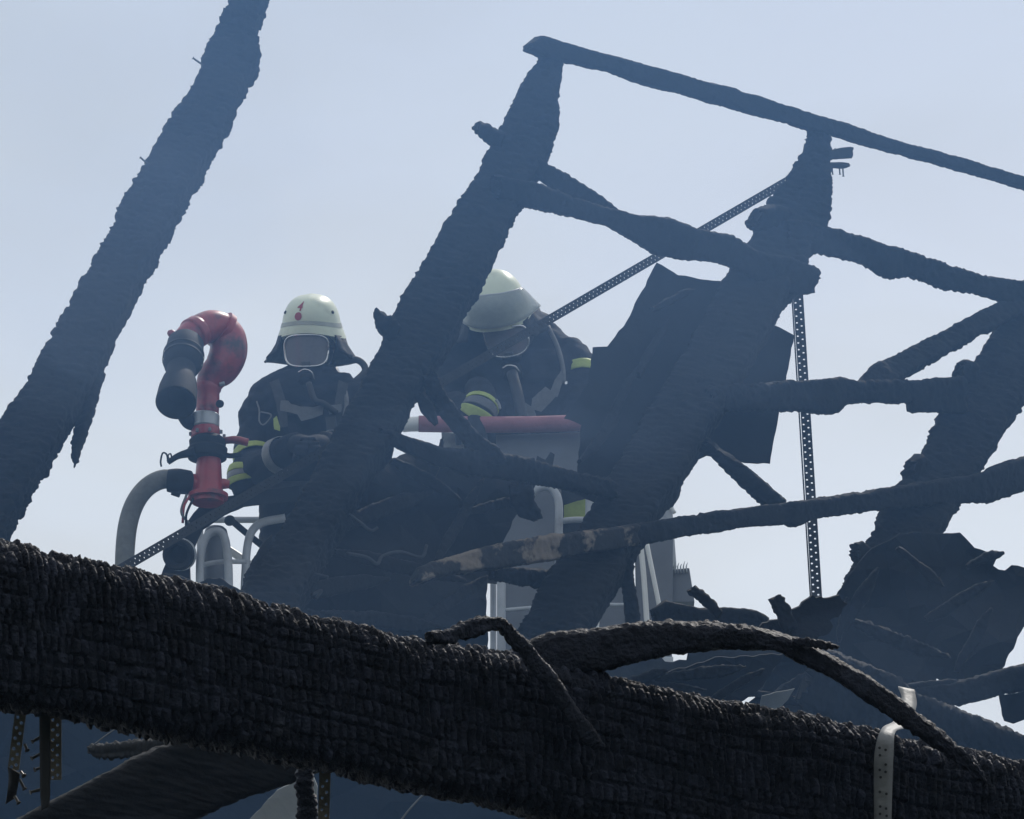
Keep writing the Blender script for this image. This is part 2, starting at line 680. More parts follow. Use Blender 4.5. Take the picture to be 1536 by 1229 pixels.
# ------------------------------------------------------------------ materials
def pmat(name, color, rough=0.6, metal=0.0, var=0.25, vscale=8.0, bump=0.0, bscale=40.0, spec=0.5, coat=0.0,
         color2=None, c2lo=0.55, c2hi=0.65, c2scale=5.0, soot=None, soot_scale=6.0, soot_lo=0.4, soot_hi=0.7):
    m = bpy.data.materials.new(name)
    m.use_nodes = True
    nt = m.node_tree
    n, l = nt.nodes, nt.links
    b = n["Principled BSDF"]
    b.inputs['Roughness'].default_value = rough
    b.inputs['Metallic'].default_value = metal
    b.inputs['Specular IOR Level'].default_value = spec
    b.inputs['Coat Weight'].default_value = coat
    tco = n.new("ShaderNodeTexCoord")
    no = n.new("ShaderNodeTexNoise")
    no.inputs['Scale'].default_value = vscale
    no.inputs['Detail'].default_value = 6
    no.inputs['Roughness'].default_value = 0.65
    l.new(tco.outputs['Object'], no.inputs['Vector'])
    rp = n.new("ShaderNodeValToRGB")
    lo = [max(0, c * (1 - var)) for c in color]
    hi = [min(1, c * (1 + var)) for c in color]
    rp.color_ramp.elements[0].position = 0.3
    rp.color_ramp.elements[0].color = (*lo, 1)
    rp.color_ramp.elements[1].position = 0.7
    rp.color_ramp.elements[1].color = (*hi, 1)
    l.new(no.outputs['Fac'], rp.inputs['Fac'])
    out = rp.outputs['Color']
    for c2, sc, a, bb in ((color2, c2scale, c2lo, c2hi), (soot, soot_scale, soot_lo, soot_hi)):
        if c2 is None:
            continue
        n2 = n.new("ShaderNodeTexNoise")
        n2.inputs['Scale'].default_value = sc
        n2.inputs['Detail'].default_value = 5
        n2.inputs['Roughness'].default_value = 0.6
        l.new(tco.outputs['Object'], n2.inputs['Vector'])
        mr = n.new("ShaderNodeMapRange")
        mr.inputs['From Min'].default_value = a
        mr.inputs['From Max'].default_value = bb
        l.new(n2.outputs['Fac'], mr.inputs['Value'])
        mx = n.new("ShaderNodeMixRGB")
        l.new(mr.outputs['Result'], mx.inputs['Fac'])
        l.new(out, mx.inputs['Color1'])
        mx.inputs['Color2'].default_value = (*c2, 1)
        out = mx.outputs['Color']
    l.new(out, b.inputs['Base Color'])
    if bump:
        nb = n.new("ShaderNodeTexNoise")
        nb.inputs['Scale'].default_value = bscale
        nb.inputs['Detail'].default_value = 6
        l.new(tco.outputs['Object'], nb.inputs['Vector'])
        bp = n.new("ShaderNodeBump")
        bp.inputs['Strength'].default_value = bump
        bp.inputs['Distance'].default_value = 0.01
        l.new(nb.outputs['Fac'], bp.inputs['Height'])
        l.new(bp.outputs['Normal'], b.inputs['Normal'])
    return m


M = {}
M['char_near'] = pmat("char_near", (0.0165, 0.0192, 0.0305), 0.55, var=0.6, vscale=40, bump=0.7, bscale=300, spec=0.2,
                      color2=(0.036, 0.039, 0.05), c2lo=0.6, c2hi=0.78, c2scale=16)
def toned(src, name):
    m = src.copy()
    m.name = name
    nt = m.node_tree
    b = nt.nodes["Principled BSDF"]
    lk = b.inputs['Base Color'].links[0]
    a = nt.nodes.new("ShaderNodeAttribute")
    a.attribute_name = "block_tone"
    mu = nt.nodes.new("ShaderNodeMixRGB")
    mu.blend_type = 'MULTIPLY'
    mu.inputs['Fac'].default_value = 1.0
    nt.links.new(lk.from_socket, mu.inputs['Color1'])
    nt.links.new(a.outputs['Fac'], mu.inputs['Color2'])
    nt.links.new(mu.outputs['Color'], b.inputs['Base Color'])
    return m


M['char_blocks'] = toned(M['char_near'], "char_blocks")
M['char'] = pmat("char", (0.008, 0.008, 0.009), 0.85, var=0.5, vscale=14, bump=0.4, bscale=90, spec=0.25,
                 color2=(0.02, 0.019, 0.019), c2lo=0.64, c2hi=0.8, c2scale=9)
M['char_wood'] = pmat("char_wood", (0.018, 0.017, 0.017), 0.75, var=0.5, vscale=14, bump=0.4, bscale=90, spec=0.25,
                      color2=(0.2, 0.165, 0.13), c2lo=0.46, c2hi=0.5, c2scale=5.5)
M['felt'] = pmat("burnt_felt", (0.010, 0.0105, 0.012), 0.9, var=0.4, vscale=5, bump=0.3, bscale=30, spec=0.2)
M['felt_grey'] = pmat("singed_grey_board", (0.05, 0.052, 0.056), 0.8, var=0.4, vscale=5, bump=0.3, bscale=30, spec=0.2,
                      soot=(0.014, 0.014, 0.015), soot_scale=4)
M['pale_board'] = pmat("pale_board", (0.3, 0.31, 0.3), 0.7, var=0.2, vscale=4, bump=0.15, soot=(0.06, 0.06, 0.06), soot_lo=0.55, soot_hi=0.8)
M['zinc'] = pmat("sooty_zinc", (0.2, 0.205, 0.21), 0.6, 0.2, var=0.25, vscale=30, bump=0.15, bscale=120, soot=(0.03, 0.028, 0.027), soot_scale=14, soot_lo=0.5, soot_hi=0.62)
M['zinc_dark'] = pmat("blackened_zinc", (0.02, 0.02, 0.021), 0.7, 0.1, var=0.4, vscale=20, bump=0.15, bscale=120)
M['zinc_brown'] = pmat("scorched_zinc", (0.2, 0.175, 0.15), 0.55, 0.3, var=0.35, vscale=25, bump=0.2, bscale=140, soot=(0.02, 0.018, 0.017), soot_scale=18, soot_lo=0.45, soot_hi=0.6)
M['nail'] = pmat("nail_steel", (0.08, 0.075, 0.07), 0.45, 0.6)
M['grey_paint'] = pmat("grey_paint", (0.4, 0.42, 0.45), 0.45, var=0.15, vscale=12, bump=0.05, bscale=60, soot=(0.16, 0.16, 0.17), soot_lo=0.55, soot_hi=0.8)
M['alu'] = pmat("aluminium", (0.42, 0.44, 0.46), 0.42, 0.4, var=0.15, vscale=10, bump=0.05, soot=(0.12, 0.12, 0.13), soot_lo=0.55, soot_hi=0.85)
M['panel'] = pmat("cage_panel", (0.13, 0.14, 0.16), 0.5, 0.1, var=0.15, vscale=6, bump=0.05, soot=(0.08, 0.085, 0.09), soot_lo=0.5, soot_hi=0.8)
M['white_paint'] = pmat("white_paint", (0.72, 0.72, 0.7), 0.4, var=0.08, vscale=8, soot=(0.3, 0.29, 0.28), soot_lo=0.6, soot_hi=0.85)
M['red'] = pmat("red_paint", (0.36, 0.025, 0.03), 0.4, var=0.25, vscale=14, bump=0.06, bscale=50, coat=0.3, soot=(0.05, 0.014, 0.017), soot_scale=9, soot_lo=0.5, soot_hi=0.7)
M['red_veiled'] = pmat("red_foam", (0.3, 0.12, 0.14), 0.75, var=0.2, vscale=10, bump=0.2, bscale=80)  # saturation lowered so the colour itself carries the smoke veil
M['black'] = pmat("black_plastic", (0.012, 0.013, 0.016), 0.75, var=0.35, vscale=18, bump=0.1, bscale=90, spec=0.25)
M['rubber'] = pmat("black_rubber", (0.018, 0.019, 0.021), 0.6, var=0.3, vscale=20)
M['hose'] = pmat("grey_hose", (0.17, 0.175, 0.17), 0.8, var=0.25, vscale=22, bump=0.35, bscale=220)
M['coat'] = pmat("navy_turnout_cloth", (0.016, 0.018, 0.025), 0.85, var=0.35, vscale=12, bump=0.3, bscale=160, spec=0.25)
M['strap_grey'] = pmat("grey_webbing", (0.13, 0.135, 0.14), 0.7, var=0.25, vscale=30, bump=0.3, bscale=200)
M['webbing'] = pmat("dark_webbing", (0.045, 0.047, 0.052), 0.75, var=0.3, vscale=30, bump=0.3, bscale=200)
M['silver'] = pmat("silver_tape", (0.24, 0.245, 0.25), 0.5, 0.1, var=0.2, vscale=30, soot=(0.12, 0.12, 0.12))
M['yellow'] = pmat("hi_vis_yellow", (0.34, 0.42, 0.09), 0.6, var=0.2, vscale=25, soot=(0.16, 0.19, 0.06), soot_lo=0.55, soot_hi=0.85)
M['helmet'] = pmat("luminous_helmet_shell", (0.72, 0.77, 0.58), 0.38, var=0.06, vscale=10, coat=0.15, soot=(0.36, 0.38, 0.27), soot_scale=9, soot_lo=0.55, soot_hi=0.9)
M['helmet_band'] = pmat("helmet_band", (0.42, 0.44, 0.38), 0.5, var=0.15, vscale=20)
M['red_print'] = pmat("red_print", (0.35, 0.025, 0.03), 0.5, var=0.1)
M['leather'] = pmat("neck_cloth", (0.015, 0.016, 0.02), 0.8, var=0.3, vscale=20, bump=0.3, bscale=90)
M['chrome'] = pmat("steel_rim", (0.72, 0.72, 0.72), 0.25, 0.9, var=0.1)
M['skin'] = pmat("skin", (0.42, 0.26, 0.2), 0.55, var=0.12, vscale=10)
M['ground'] = pmat("grass_ground", (0.06, 0.075, 0.04), 0.9, var=0.4, vscale=2.0, bump=0.4, bscale=8)


def glass_mat(name, tint, alpha, rough=0.12):
    m = bpy.data.materials.new(name)
    m.use_nodes = True
    nt = m.node_tree
    n, l = nt.nodes, nt.links
    b = n["Principled BSDF"]
    no = n.new("ShaderNodeTexNoise")
    no.inputs['Scale'].default_value = 14
    rp = n.new("ShaderNodeValToRGB")
    rp.color_ramp.elements[0].color = (*[c * 0.75 for c in tint], 1)
    rp.color_ramp.elements[1].color = (*tint, 1)
    l.new(no.outputs['Fac'], rp.inputs['Fac'])
    l.new(rp.outputs['Color'], b.inputs['Base Color'])
    b.inputs['Roughness'].default_value = rough
    b.inputs['Alpha'].default_value = alpha
    return m


M['visor'] = glass_mat("sooty_visor", (0.5, 0.54, 0.5), 0.62, 0.25)
M['mask_glass'] = glass_mat("mask_glass", (0.27, 0.255, 0.265), 0.85, 0.1)
# ------------------------------------------------------------------ ground
g = 400
gv, gf = [], []
NG = 24
for i in range(NG + 1):
    for j in range(NG + 1):
        x, y = -g + 2 * g * i / NG, -g + 2 * g * j / NG
        gv.append((x, y, 0.0))
for i in range(NG):
    for j in range(NG):
        a = i * (NG + 1) + j
        gf.append([a, a + NG + 1, a + NG + 2, a + 1])
gr = put("ground", gv, gf, M['ground'], smooth=False)
tag(gr, kind="structure")
# unseen house wall below the frame; attic floor added to block ground bounce
hw_ = put("house_wall", [(-14, 4.3, 0), (14, 4.3, 0), (14, 4.3, 2.5), (-14, 4.3, 2.5), (-14, 4.6, 0), (14, 4.6, 0), (14, 4.6, 2.5), (-14, 4.6, 2.5)],
          [[0, 1, 2, 3], [7, 6, 5, 4], [0, 4, 5, 1], [1, 5, 6, 2], [2, 6, 7, 3], [3, 7, 4, 0]], M['pale_board'], smooth=False)
tag(hw_, kind="structure")
fl_ = put("bounce_blocking_floor", [(-14, 4.2, 2.503), (14, 4.2, 2.503), (14, 18.5, 2.503), (-14, 18.5, 2.503), (-14, 4.2, 2.6), (14, 4.2, 2.6), (14, 18.5, 2.6), (-14, 18.5, 2.6)],
          [[3, 2, 1, 0], [4, 5, 6, 7], [0, 1, 5, 4], [1, 2, 6, 5], [2, 3, 7, 6], [3, 0, 4, 7]], M['felt'], smooth=False)
tag(fl_, kind="structure")

# ------------------------------------------------------------------ the big purlin in front
TL = [(-600, 690), (-160, 785), (0, 816), (24, 821), (38, 833), (126, 842), (133, 852), (195, 858), (265, 877), (335, 891), (349, 901),
      (500, 934), (535, 944), (580, 961), (640, 963), (695, 975), (770, 988), (891, 1013), (982, 1038), (1036, 1048),
      (1110, 1061), (1183, 1072), (1274, 1091), (1343, 1112), (1475, 1136), (1536, 1153), (1700, 1188), (2100, 1275)]
BL = [(-600, 945), (-160, 1040), (0, 1062), (94, 1069), (154, 1086), (237, 1107), (300, 1113), (447, 1146), (500, 1155), (566, 1171),
      (622, 1185), (737, 1206), (797, 1223), (1100, 1285), (1343, 1340), (1536, 1380), (1700, 1415), (2100, 1502)]
pu = beam("charred_purlin", TL, BL, FRONT(), 0.15, M['char_blocks'], tone=True, step=1.9, ring=420, cw=0.0074, ch=0.0150,
          amp=0.009, low=0.0015, rag=0.002, seed=11, pw=5.0)
tag(pu, "massive charred beam with alligatored surface running across the foreground", "beam")

# strips of metal hanging under it
def nails(parent, lst, depth, rpx=2.4):
    for (x0, y0), (x1, y1) in lst:
        dd = depth(x0, y0)
        A, B = W(x0, y0, dd), W(x1, y1, dd - 0.004)
        r = rpx * dd / FPX
        ax = B - A
        ln = np.linalg.norm(ax)
        lathe_axis("nail", [(0, r), (ln * 0.96, r * 0.9), (ln * 0.965, r * 1.7), (ln, r * 1.7)], A, ax, M['nail'], parent, ring=8)

fd = FRONT(0.05)
h1 = strap("nail_plate", (34, 1045), (20, 1155), fd, 17, 15, M['zinc_brown'], thick=0.001, hr=0.5)
tag(h1, "scorched perforated metal strip hanging below the foreground beam, with bent dark tip", "metal strip")
ribbon("bent_tip", [(13, 1150), (14, 1172), (8, 1205)], [(30, 1160), (27, 1180), (22, 1196)], [5.04, 5.05, 5.08], M['zinc_dark'], h1)
nails(h1, [((37, 1117), (41, 1126)), ((31, 1158), (36, 1164)), ((29, 1169), (37, 1184)), ((22, 1195), (28, 1205))], fd)
h2 = ribbon("metal_angle", [(61, 1055), (61, 1110), (62, 1180), (64, 1216)], [(73, 1055), (74, 1110), (74, 1180), (72, 1210)],
            [5.03, 5.03, 5.03, 5.03], M['zinc_dark'], thick=0.002)
tag(h2, "blackened metal strip with a row of nails hanging below the foreground beam", "metal strip")
nails(h2, [((62, 1105), (48, 1113)), ((61, 1131), (47, 1138)), ((61, 1152), (52, 1155)), ((62, 1184), (45, 1189))], FRONT(0.02))
h3 = strap("nail_plate", (83, 1050), (83, 1170), FRONT(0.07), 19, 15, M['zinc_brown'], thick=0.001, hr=0.4)
tag(h3, "brownish perforated metal strip hanging behind the nailed black strip", "metal strip")
h4 = strap("nail_plate", (488, 1145), (485, 1250), FRONT(0.06), 17, 15, M['zinc_brown'], thick=0.001, hr=0.4)
tag(h4, "narrow scorched metal strip hanging beside a charred stick under the beam", "metal strip")
st = beam("charred_stick", [(446, 1150), (443, 1180), (446, 1205), (447, 1250)], [(470, 1150), (472, 1190), (476, 1210), (478, 1250)],
          FRONT(0.25), 0.022, M['char_near'], step=3, ring=28, cw=0.008, ch=0.014, amp=0.003, low=0.002, seed=23)
tag(st, "short charred stick hanging down under the foreground beam", "timber")

# pale metal strap folded over the beam
ms = ribbon("metal_strap", [(1347, 1031), (1352, 1050), (1341, 1082), (1322, 1095), (1312, 1131), (1311, 1180), (1312, 1260)],
            [(1371, 1036), (1374, 1060), (1362, 1090), (1343, 1099), (1340, 1131), (1338, 1180), (1336, 1260)],
            [5.55, 5.52, 5.46, 5.345, 5.325, 5.325, 5.325], M['zinc'], thick=0.0012, n=40)
tag(ms, "pale perforated metal strap bent over the foreground beam near the drooping burnt timber", "metal strap")
def holes_on(parent, pts, depth):
    for x, y in pts:
        A = W(x, y, depth + 0.002)
        lathe_axis("nail_hole", [(0, 0.0014), (0.0008, 0.0014)], A, -FWD, M['rubber'], parent, ring=8)

rs_ = random.Random(4)
holes_on(ms, [(1319 + c * 9 + rs_.random() * 2, 1122 + k * 11 + c * 3) for k in range(10) for c in range(2) if rs_.random() < 0.8], 5.318)

# broken strip arching over the beam
bs = beam("broken_lath", [(640, 950), (672, 945), (695, 932), (723, 924), (757, 926), (800, 972), (831, 1010), (863, 1055), (893, 1095), (907, 1118)],
          [(646, 966), (684, 966), (702, 962), (727, 948), (746, 942), (764, 966), (797, 1008), (824, 1040), (849, 1076), (884, 1126)],
          FRONT(-0.12), 0.02, M['char_near'], step=2.2, ring=48, cw=0.007, ch=0.012, amp=0.003, low=0.0025, rag=0.002, seed=29, cellk=0.7, fine=0.8)
tag(bs, "snapped charred lath bent like an elbow over the foreground beam", "timber")

# drooping burnt timber
dt = beam("drooping_timber", [(752, 985), (800, 957), (823, 948), (885, 943), (963, 933), (1000, 932), (1055, 933), (1131, 941), (1183, 952), (1215, 966), (1256, 988),
                              (1303, 1014), (1343, 1043), (1387, 1080), (1420, 1105), (1452, 1132), (1480, 1172)],
          [(775, 1030), (800, 1025), (833, 1014), (892, 1008), (963, 992), (1000, 983), (1050, 977), (1091, 974), (1164, 977), (1201, 996), (1256, 1021),
           (1310, 1058), (1351, 1087), (1405, 1123), (1425, 1138), (1445, 1152), (1477, 1178)],
          plane(5.25, 5.22, 5.25), lambda q: 0.05 if q < 0.5 else 0.05 - 0.03 * (q - 0.5) * 2, M['char_near'], step=2.2, ring=72,
          cw=0.010, ch=0.009, amp=0.003, low=0.003, rag=0.002, seed=31, cellk=0.6, fine=0.9, taper=(0.7, 0.2))
tag(dt, "long burnt timber arching then drooping to a point over the foreground beam", "timber")
beam("splinter", [(1190, 955), (1215, 958), (1240, 963), (1260, 969)], [(1188, 966), (1214, 972), (1240, 974), (1258, 972)],
     plane(5.2, 5.2, 5.2), 0.01, M['char_near'], dt, step=2.5, ring=20, cw=0.006, ch=0.006, amp=0.002, low=0.002, seed=33, taper=(0.8, 0.2))

# ------------------------------------------------------------------ rafters
RAF = "charred rafters of the burnt roof"
r1 = beam("charred_rafter", [(376, -60), (357, 0), (337, 24), (326, 51), (306, 82), (301, 118), (284, 147), (256, 188), (236, 222), (212, 270), (185, 314),
                             (161, 366), (134, 421), (106, 463), (72, 530), (48, 571), (24, 615), (-4, 650), (-60, 760), (-120, 860), (-330, 1230)],
          [(420, -50), (400, 0), (398, 17), (379, 58), (387, 75), (388, 96), (367, 133), (345, 181), (314, 243), (294, 270), (273, 308), (219, 412),
           (202, 444), (161, 526), (145, 566), (103, 636), (75, 687), (48, 731), (20, 780), (5, 812), (-30, 870), (-235, 1230)],
          ROOF(), 0.12, M['char'], step=2.2, ring=64, fine=1.7, cellk=0.5, pw=9.0, cw=0.022, ch=0.04, amp=0.010, low=0.003, rag=0.003, seed=41)
tag(r1, "leftmost charred rafter leaning across open sky, a splinter hanging off it", "rafter", RAF)
beam("splinter", [(126, 590), (114, 640), (108, 665), (106, 676), (110, 698)], [(152, 556), (137, 626), (126, 660), (121, 676), (113, 700)],
     ROOF(-0.01), 0.03, M['char'], r1, step=3, ring=24, cw=0.026, ch=0.04, amp=0.007, low=0.004, seed=43, taper=(0.9, 0.25))
nails(r1, [((306, 99), (289, 87)), ((225, 249), (210, 236))], ROOF(-0.02), 1.6)

r2 = beam("charred_rafter", [(815, 78), (801, 111), (784, 130), (758, 179), (753, 195), (738, 219), (707, 287), (676, 334), (651, 374), (631, 411), (614, 437),
                             (592, 479), (565, 539), (525, 616), (485, 692), (445, 770), (400, 850), (366, 890), (330, 980), (280, 1075)],
          [(842, 85), (840, 133), (832, 152), (834, 179), (831, 213), (818, 244), (781, 309), (758, 352), (733, 400), (717, 432), (694, 471), (681, 505),
           (655, 549), (626, 590), (597, 647), (587, 672), (556, 711), (540, 737), (525, 770), (490, 830), (455, 900), (420, 990), (372, 1080)],
          ROOF(), 0.12, M['char'], step=2.2, ring=64, fine=1.7, cellk=0.5, pw=9.0, cw=0.022, ch=0.04, amp=0.009, low=0.003, rag=0.003, seed=45)
tag(r2, "charred rafter with pointed top leaning in front of the two firefighters", "rafter", RAF)
beam("stub", [(718, 184), (735, 188), (758, 200)], [(712, 195), (724, 209), (745, 224)], ROOF(-0.03), 0.05, M['char'], r2, step=3, ring=24, cw=0.02, ch=0.03, amp=0.008, low=0.005, seed=46)
beam("stub", [(567, 462), (582, 474), (602, 490)], [(561, 468), (566, 492), (585, 512)], ROOF(-0.03), 0.05, M['char'], r2, step=3, ring=24, cw=0.02, ch=0.03, amp=0.01, low=0.006, seed=47)

r3 = beam("charred_rafter", [(1213, 190), (1215, 214), (1202, 240), (1191, 265), (1168, 300), (1148, 316), (1136, 345), (1127, 366), (1090, 425), (1050, 495),
                             (1000, 580), (950, 665), (901, 746), (875, 793), (846, 842), (817, 881), (784, 949), (740, 1040), (692, 1130)],
          [(1244, 190), (1244, 261), (1244, 310), (1241, 343), (1213, 380), (1207, 420), (1186, 436), (1158, 486), (1110, 570), (1075, 630), (1040, 689),
           (1018, 734), (989, 764), (984, 782), (958, 821), (945, 838), (924, 876), (885, 945), (830, 1040), (784, 1130)],
          ROOF(), 0.12, M['char'], step=2.2, ring=64, fine=1.7, cellk=0.5, pw=9.0, cw=0.022, ch=0.04, amp=0.009, low=0.003, rag=0.003, seed=49)
tag(r3, "charred rafter crossing behind the large dark boards beside the second firefighter", "rafter", RAF)
beam("stub", [(1140, 314), (1160, 308), (1180, 312)], [(1122, 340), (1138, 350), (1170, 356)], ROOF(-0.03), 0.06, M['char'], r3, step=3, ring=24, cw=0.02, ch=0.03, amp=0.008, low=0.006, seed=50)
bk = beam("metal_bracket", [(1236, 228), (1256, 223), (1276, 220)], [(1236, 240), (1256, 239), (1275, 238)], ROOF(-0.05), 0.02, M['zinc_dark'], r3, step=6, ring=20, amp=0.001, low=0.001, seed=51, taper=(0.95, 0.95))
beam("metal_bracket", [(1238, 243), (1256, 244), (1276, 246)], [(1238, 253), (1258, 252), (1266, 251)], ROOF(-0.05), 0.02, M['zinc_dark'], r3, step=6, ring=20, amp=0.001, low=0.001, seed=52, taper=(0.95, 0.5))
nails(r3, [((1248, 250), (1249, 262)), ((1259, 250), (1260, 262)), ((1264, 249), (1265, 265))], ROOF(-0.05), 1.2)

r4 = beam("charred_rafter", [(1600, 330), (1540, 420), (1500, 488), (1462, 548), (1410, 620), (1388, 675), (1361, 714), (1319, 768), (1316, 790), (1296, 825), (1264, 882), (1215, 980), (1155, 1100)],
          [(1680, 360), (1620, 450), (1570, 540), (1536, 602), (1511, 633), (1469, 708), (1436, 753), (1415, 794), (1400, 822), (1380, 860), (1350, 920), (1300, 1010), (1245, 1115)],
          ROOF(), 0.12, M['char'], step=2.2, ring=64, fine=1.7, cellk=0.5, pw=9.0, cw=0.022, ch=0.04, amp=0.009, low=0.003, rag=0.003, seed=53)
tag(r4, "rightmost charred rafter leaning out of the picture edge", "rafter", RAF)
beam("stub", [(1442, 544), (1455, 540), (1464, 548)], [(1434, 570), (1450, 580), (1462, 575)], ROOF(-0.03), 0.05, M['char'], r4, step=3, ring=24, cw=0.02, ch=0.03, amp=0.006, low=0.005, seed=54)
beam("stub", [(1281, 815), (1292, 813), (1302, 822)], [(1281, 840), (1290, 850), (1300, 846)], ROOF(-0.03), 0.05, M['char'], r4, step=3, ring=24, cw=0.02, ch=0.03, amp=0.006, low=0.005, seed=55)
beam("stub", [(1368, 690), (1380, 682), (1392, 690)], [(1358, 722), (1372, 728), (1388, 720)], ROOF(-0.03), 0.05, M['char'], r4, step=3, ring=24, cw=0.02, ch=0.03, amp=0.006, low=0.005, seed=56)

# ------------------------------------------------------------------ roof battens and debris timbers
BAT = "burnt roof battens"
def batten(label, L, R, off, seed, thick=0.05, mat='char', amp=0.008, name="roof_batten", taper=(0.75, 0.75), dep=None, cw=0.024, rag=0.003, low=0.0025, group=BAT, cat="batten"):
    o = beam(name, L, R, dep or ROOF(off), thick, M[mat], step=2.2, ring=40, fine=1.1, cellk=0.35, pw=7.0, cw=cw, ch=0.03, amp=amp, low=low, rag=rag, seed=seed, taper=taper)
    return tag(o, label, cat, group)

batten("topmost thin burnt batten sloping across the sky from the rafter tip",
       [(790, 66), (808, 55), (837, 62), (899, 82), (960, 97), (1100, 134), (1244, 180), (1329, 209), (1440, 239), (1536, 268), (1900, 380)],
       [(793, 76), (815, 87), (849, 94), (917, 109), (960, 125), (1080, 158), (1160, 181), (1209, 194), (1335, 227), (1459, 261), (1536, 284), (1900, 397)], -0.09, 61, amp=0.005, low=0.003)
batten("forked upper arm of burnt batten meeting the pointed rafter",
       [(800, 232), (818, 244), (889, 287), (930, 315), (980, 338)], [(795, 258), (809, 269), (832, 285), (900, 318), (970, 350)], -0.08, 62, amp=0.006)
batten("thick burnt batten slanting from the pointed rafter to a rounded charred end",
       [(745, 262), (803, 275), (860, 297), (930, 316), (960, 322), (1005, 328), (1036, 340), (1060, 346), (1095, 354), (1125, 374), (1180, 385), (1226, 404)],
       [(740, 296), (781, 309), (852, 325), (917, 343), (960, 368), (985, 384), (1010, 388), (1045, 392), (1100, 402), (1150, 430), (1185, 440), (1212, 440)], -0.1, 63, 0.06)
batten("burnt batten with ragged underside sloping to the picture edge below the topmost one",
       [(1180, 326), (1241, 343), (1300, 359), (1350, 372), (1394, 388), (1475, 414), (1536, 421), (1880, 500)],
       [(1180, 368), (1218, 379), (1296, 396), (1329, 421), (1358, 414), (1414, 434), (1466, 442), (1536, 462), (1880, 540)], -0.09, 64, amp=0.009)
batten("diagonal burnt brace rising to the rightmost rafter",
       [(1270, 585), (1290, 571), (1306, 551), (1350, 530), (1420, 496), (1492, 457), (1540, 430)], [(1300, 598), (1348, 572), (1378, 553), (1407, 538), (1460, 509), (1500, 489), (1560, 458)], -0.07, 65)
batten("level burnt batten behind the perforated upright strap, notched underneath",
       [(1060, 580), (1120, 576), (1179, 573), (1238, 569), (1257, 566), (1283, 573), (1348, 573), (1410, 568), (1445, 564)],
       [(1060, 618), (1120, 618), (1169, 617), (1222, 620), (1251, 622), (1264, 607), (1363, 605), (1366, 620), (1410, 620), (1445, 620)], -0.09, 66)
batten("long burnt batten with bare pale wood patches low in front of the boards",
       [(618, 872), (628, 852), (670, 837), (722, 822), (768, 813), (833, 801), (911, 793), (950, 786)],
       [(621, 877), (650, 868), (686, 861), (735, 855), (823, 842), (852, 836), (911, 826), (952, 820)], -0.13, 67, mat='char_wood', amp=0.006, taper=(0.3, 0.95))
batten("long burnt batten sloping up to the picture edge behind the upright strap",
       [(930, 790), (986, 780), (1040, 773), (1143, 757), (1218, 750), (1319, 734), (1400, 722), (1469, 708), (1536, 685), (1880, 585)],
       [(935, 824), (960, 819), (1040, 803), (1108, 794), (1179, 786), (1188, 792), (1215, 780), (1316, 766), (1436, 754), (1480, 754), (1500, 748), (1536, 734), (1880, 634)], -0.12, 68, amp=0.006)
batten("short burnt brace under the dark board, dropping to the long batten",
       [(1062, 660), (1090, 680), (1117, 696), (1150, 725), (1180, 752)], [(1040, 672), (1057, 676), (1090, 708), (1120, 738), (1146, 762)], -0.05, 69)
batten("charred batten sloping under the red rail",
       [(570, 640), (598, 652), (637, 664), (660, 672), (703, 674), (760, 682), (820, 696), (880, 712), (920, 722)],
       [(566, 668), (592, 670), (620, 684), (650, 700), (700, 712), (760, 720), (842, 734), (900, 744), (920, 748)], -0.08, 70)
batten("thin charred stick slanting down across the red rail",
       [(655, 560), (668, 588), (690, 620), (715, 648), (748, 670), (760, 690)], [(632, 568), (645, 596), (660, 622), (690, 660), (715, 690), (730, 700)], -0.12, 71, 0.03)
batten("short charred splinter hanging beside the pointed rafter above the white rail end",
       [(634, 590), (648, 606), (658, 634)], [(620, 596), (634, 620), (650, 640)], -0.13, 72, 0.02)
tn = sheet("torn_tab", [(806, 684), (818, 690), (826, 678), (832, 682), (828, 706), (800, 712)], ROOF(-0.1), 0.012, M['char'], seed=73, rag=1.0, sub=5, grid=8, crumple=0.01)
tag(tn, "small torn tab sticking up from the batten below the red rail", "timber", BAT)
batten("hooked charred stub beside the curved cage rail",
       [(800, 728), (800, 752), (808, 765), (812, 776)], [(760, 730), (768, 758), (780, 775), (796, 782)], -0.1, 74, 0.03)
batten("thin charred post standing beside the rafter foot",
       [(922, 836), (931, 881), (936, 910), (940, 960)], [(949, 832), (950, 870), (957, 910), (962, 960)], -0.02, 75, 0.04)
batten("small charred cross piece below the wood-patched batten",
       [(735, 850), (770, 852), (800, 852), (850, 862)], [(735, 866), (770, 874), (800, 880), (830, 886)], 0.06, 76, 0.04)

# debris heap on the right, in front of the sky
DEB = "charred debris pieces heaped behind the drooping timber"
dd_ = const(12.5)
batten("stubby charred block sticking up at the edge of the debris", [(1030, 888), (1052, 905), (1076, 930)], [(1042, 880), (1070, 900), (1084, 918)], 0, 81, 0.03, dep=dd_, group=DEB, cat="timber", name="charred_block", low=0.003, amp=0.005)
batten("flat charred timber lying along the top of the debris", [(976, 914), (998, 902), (1050, 912), (1085, 912), (1130, 916), (1152, 926)], [(982, 936), (1010, 944), (1050, 946), (1085, 940), (1130, 946), (1150, 945)], 0, 82, 0.04, dep=const(12.7), group=DEB, cat="timber", name="charred_block")
batten("upright charred stub next to the broad debris lump", [(1155, 900), (1166, 920), (1176, 948)], [(1172, 892), (1182, 908), (1196, 940)], 0, 83, 0.03, dep=const(12.4), group=DEB, cat="timber", name="charred_block", low=0.003, amp=0.005)
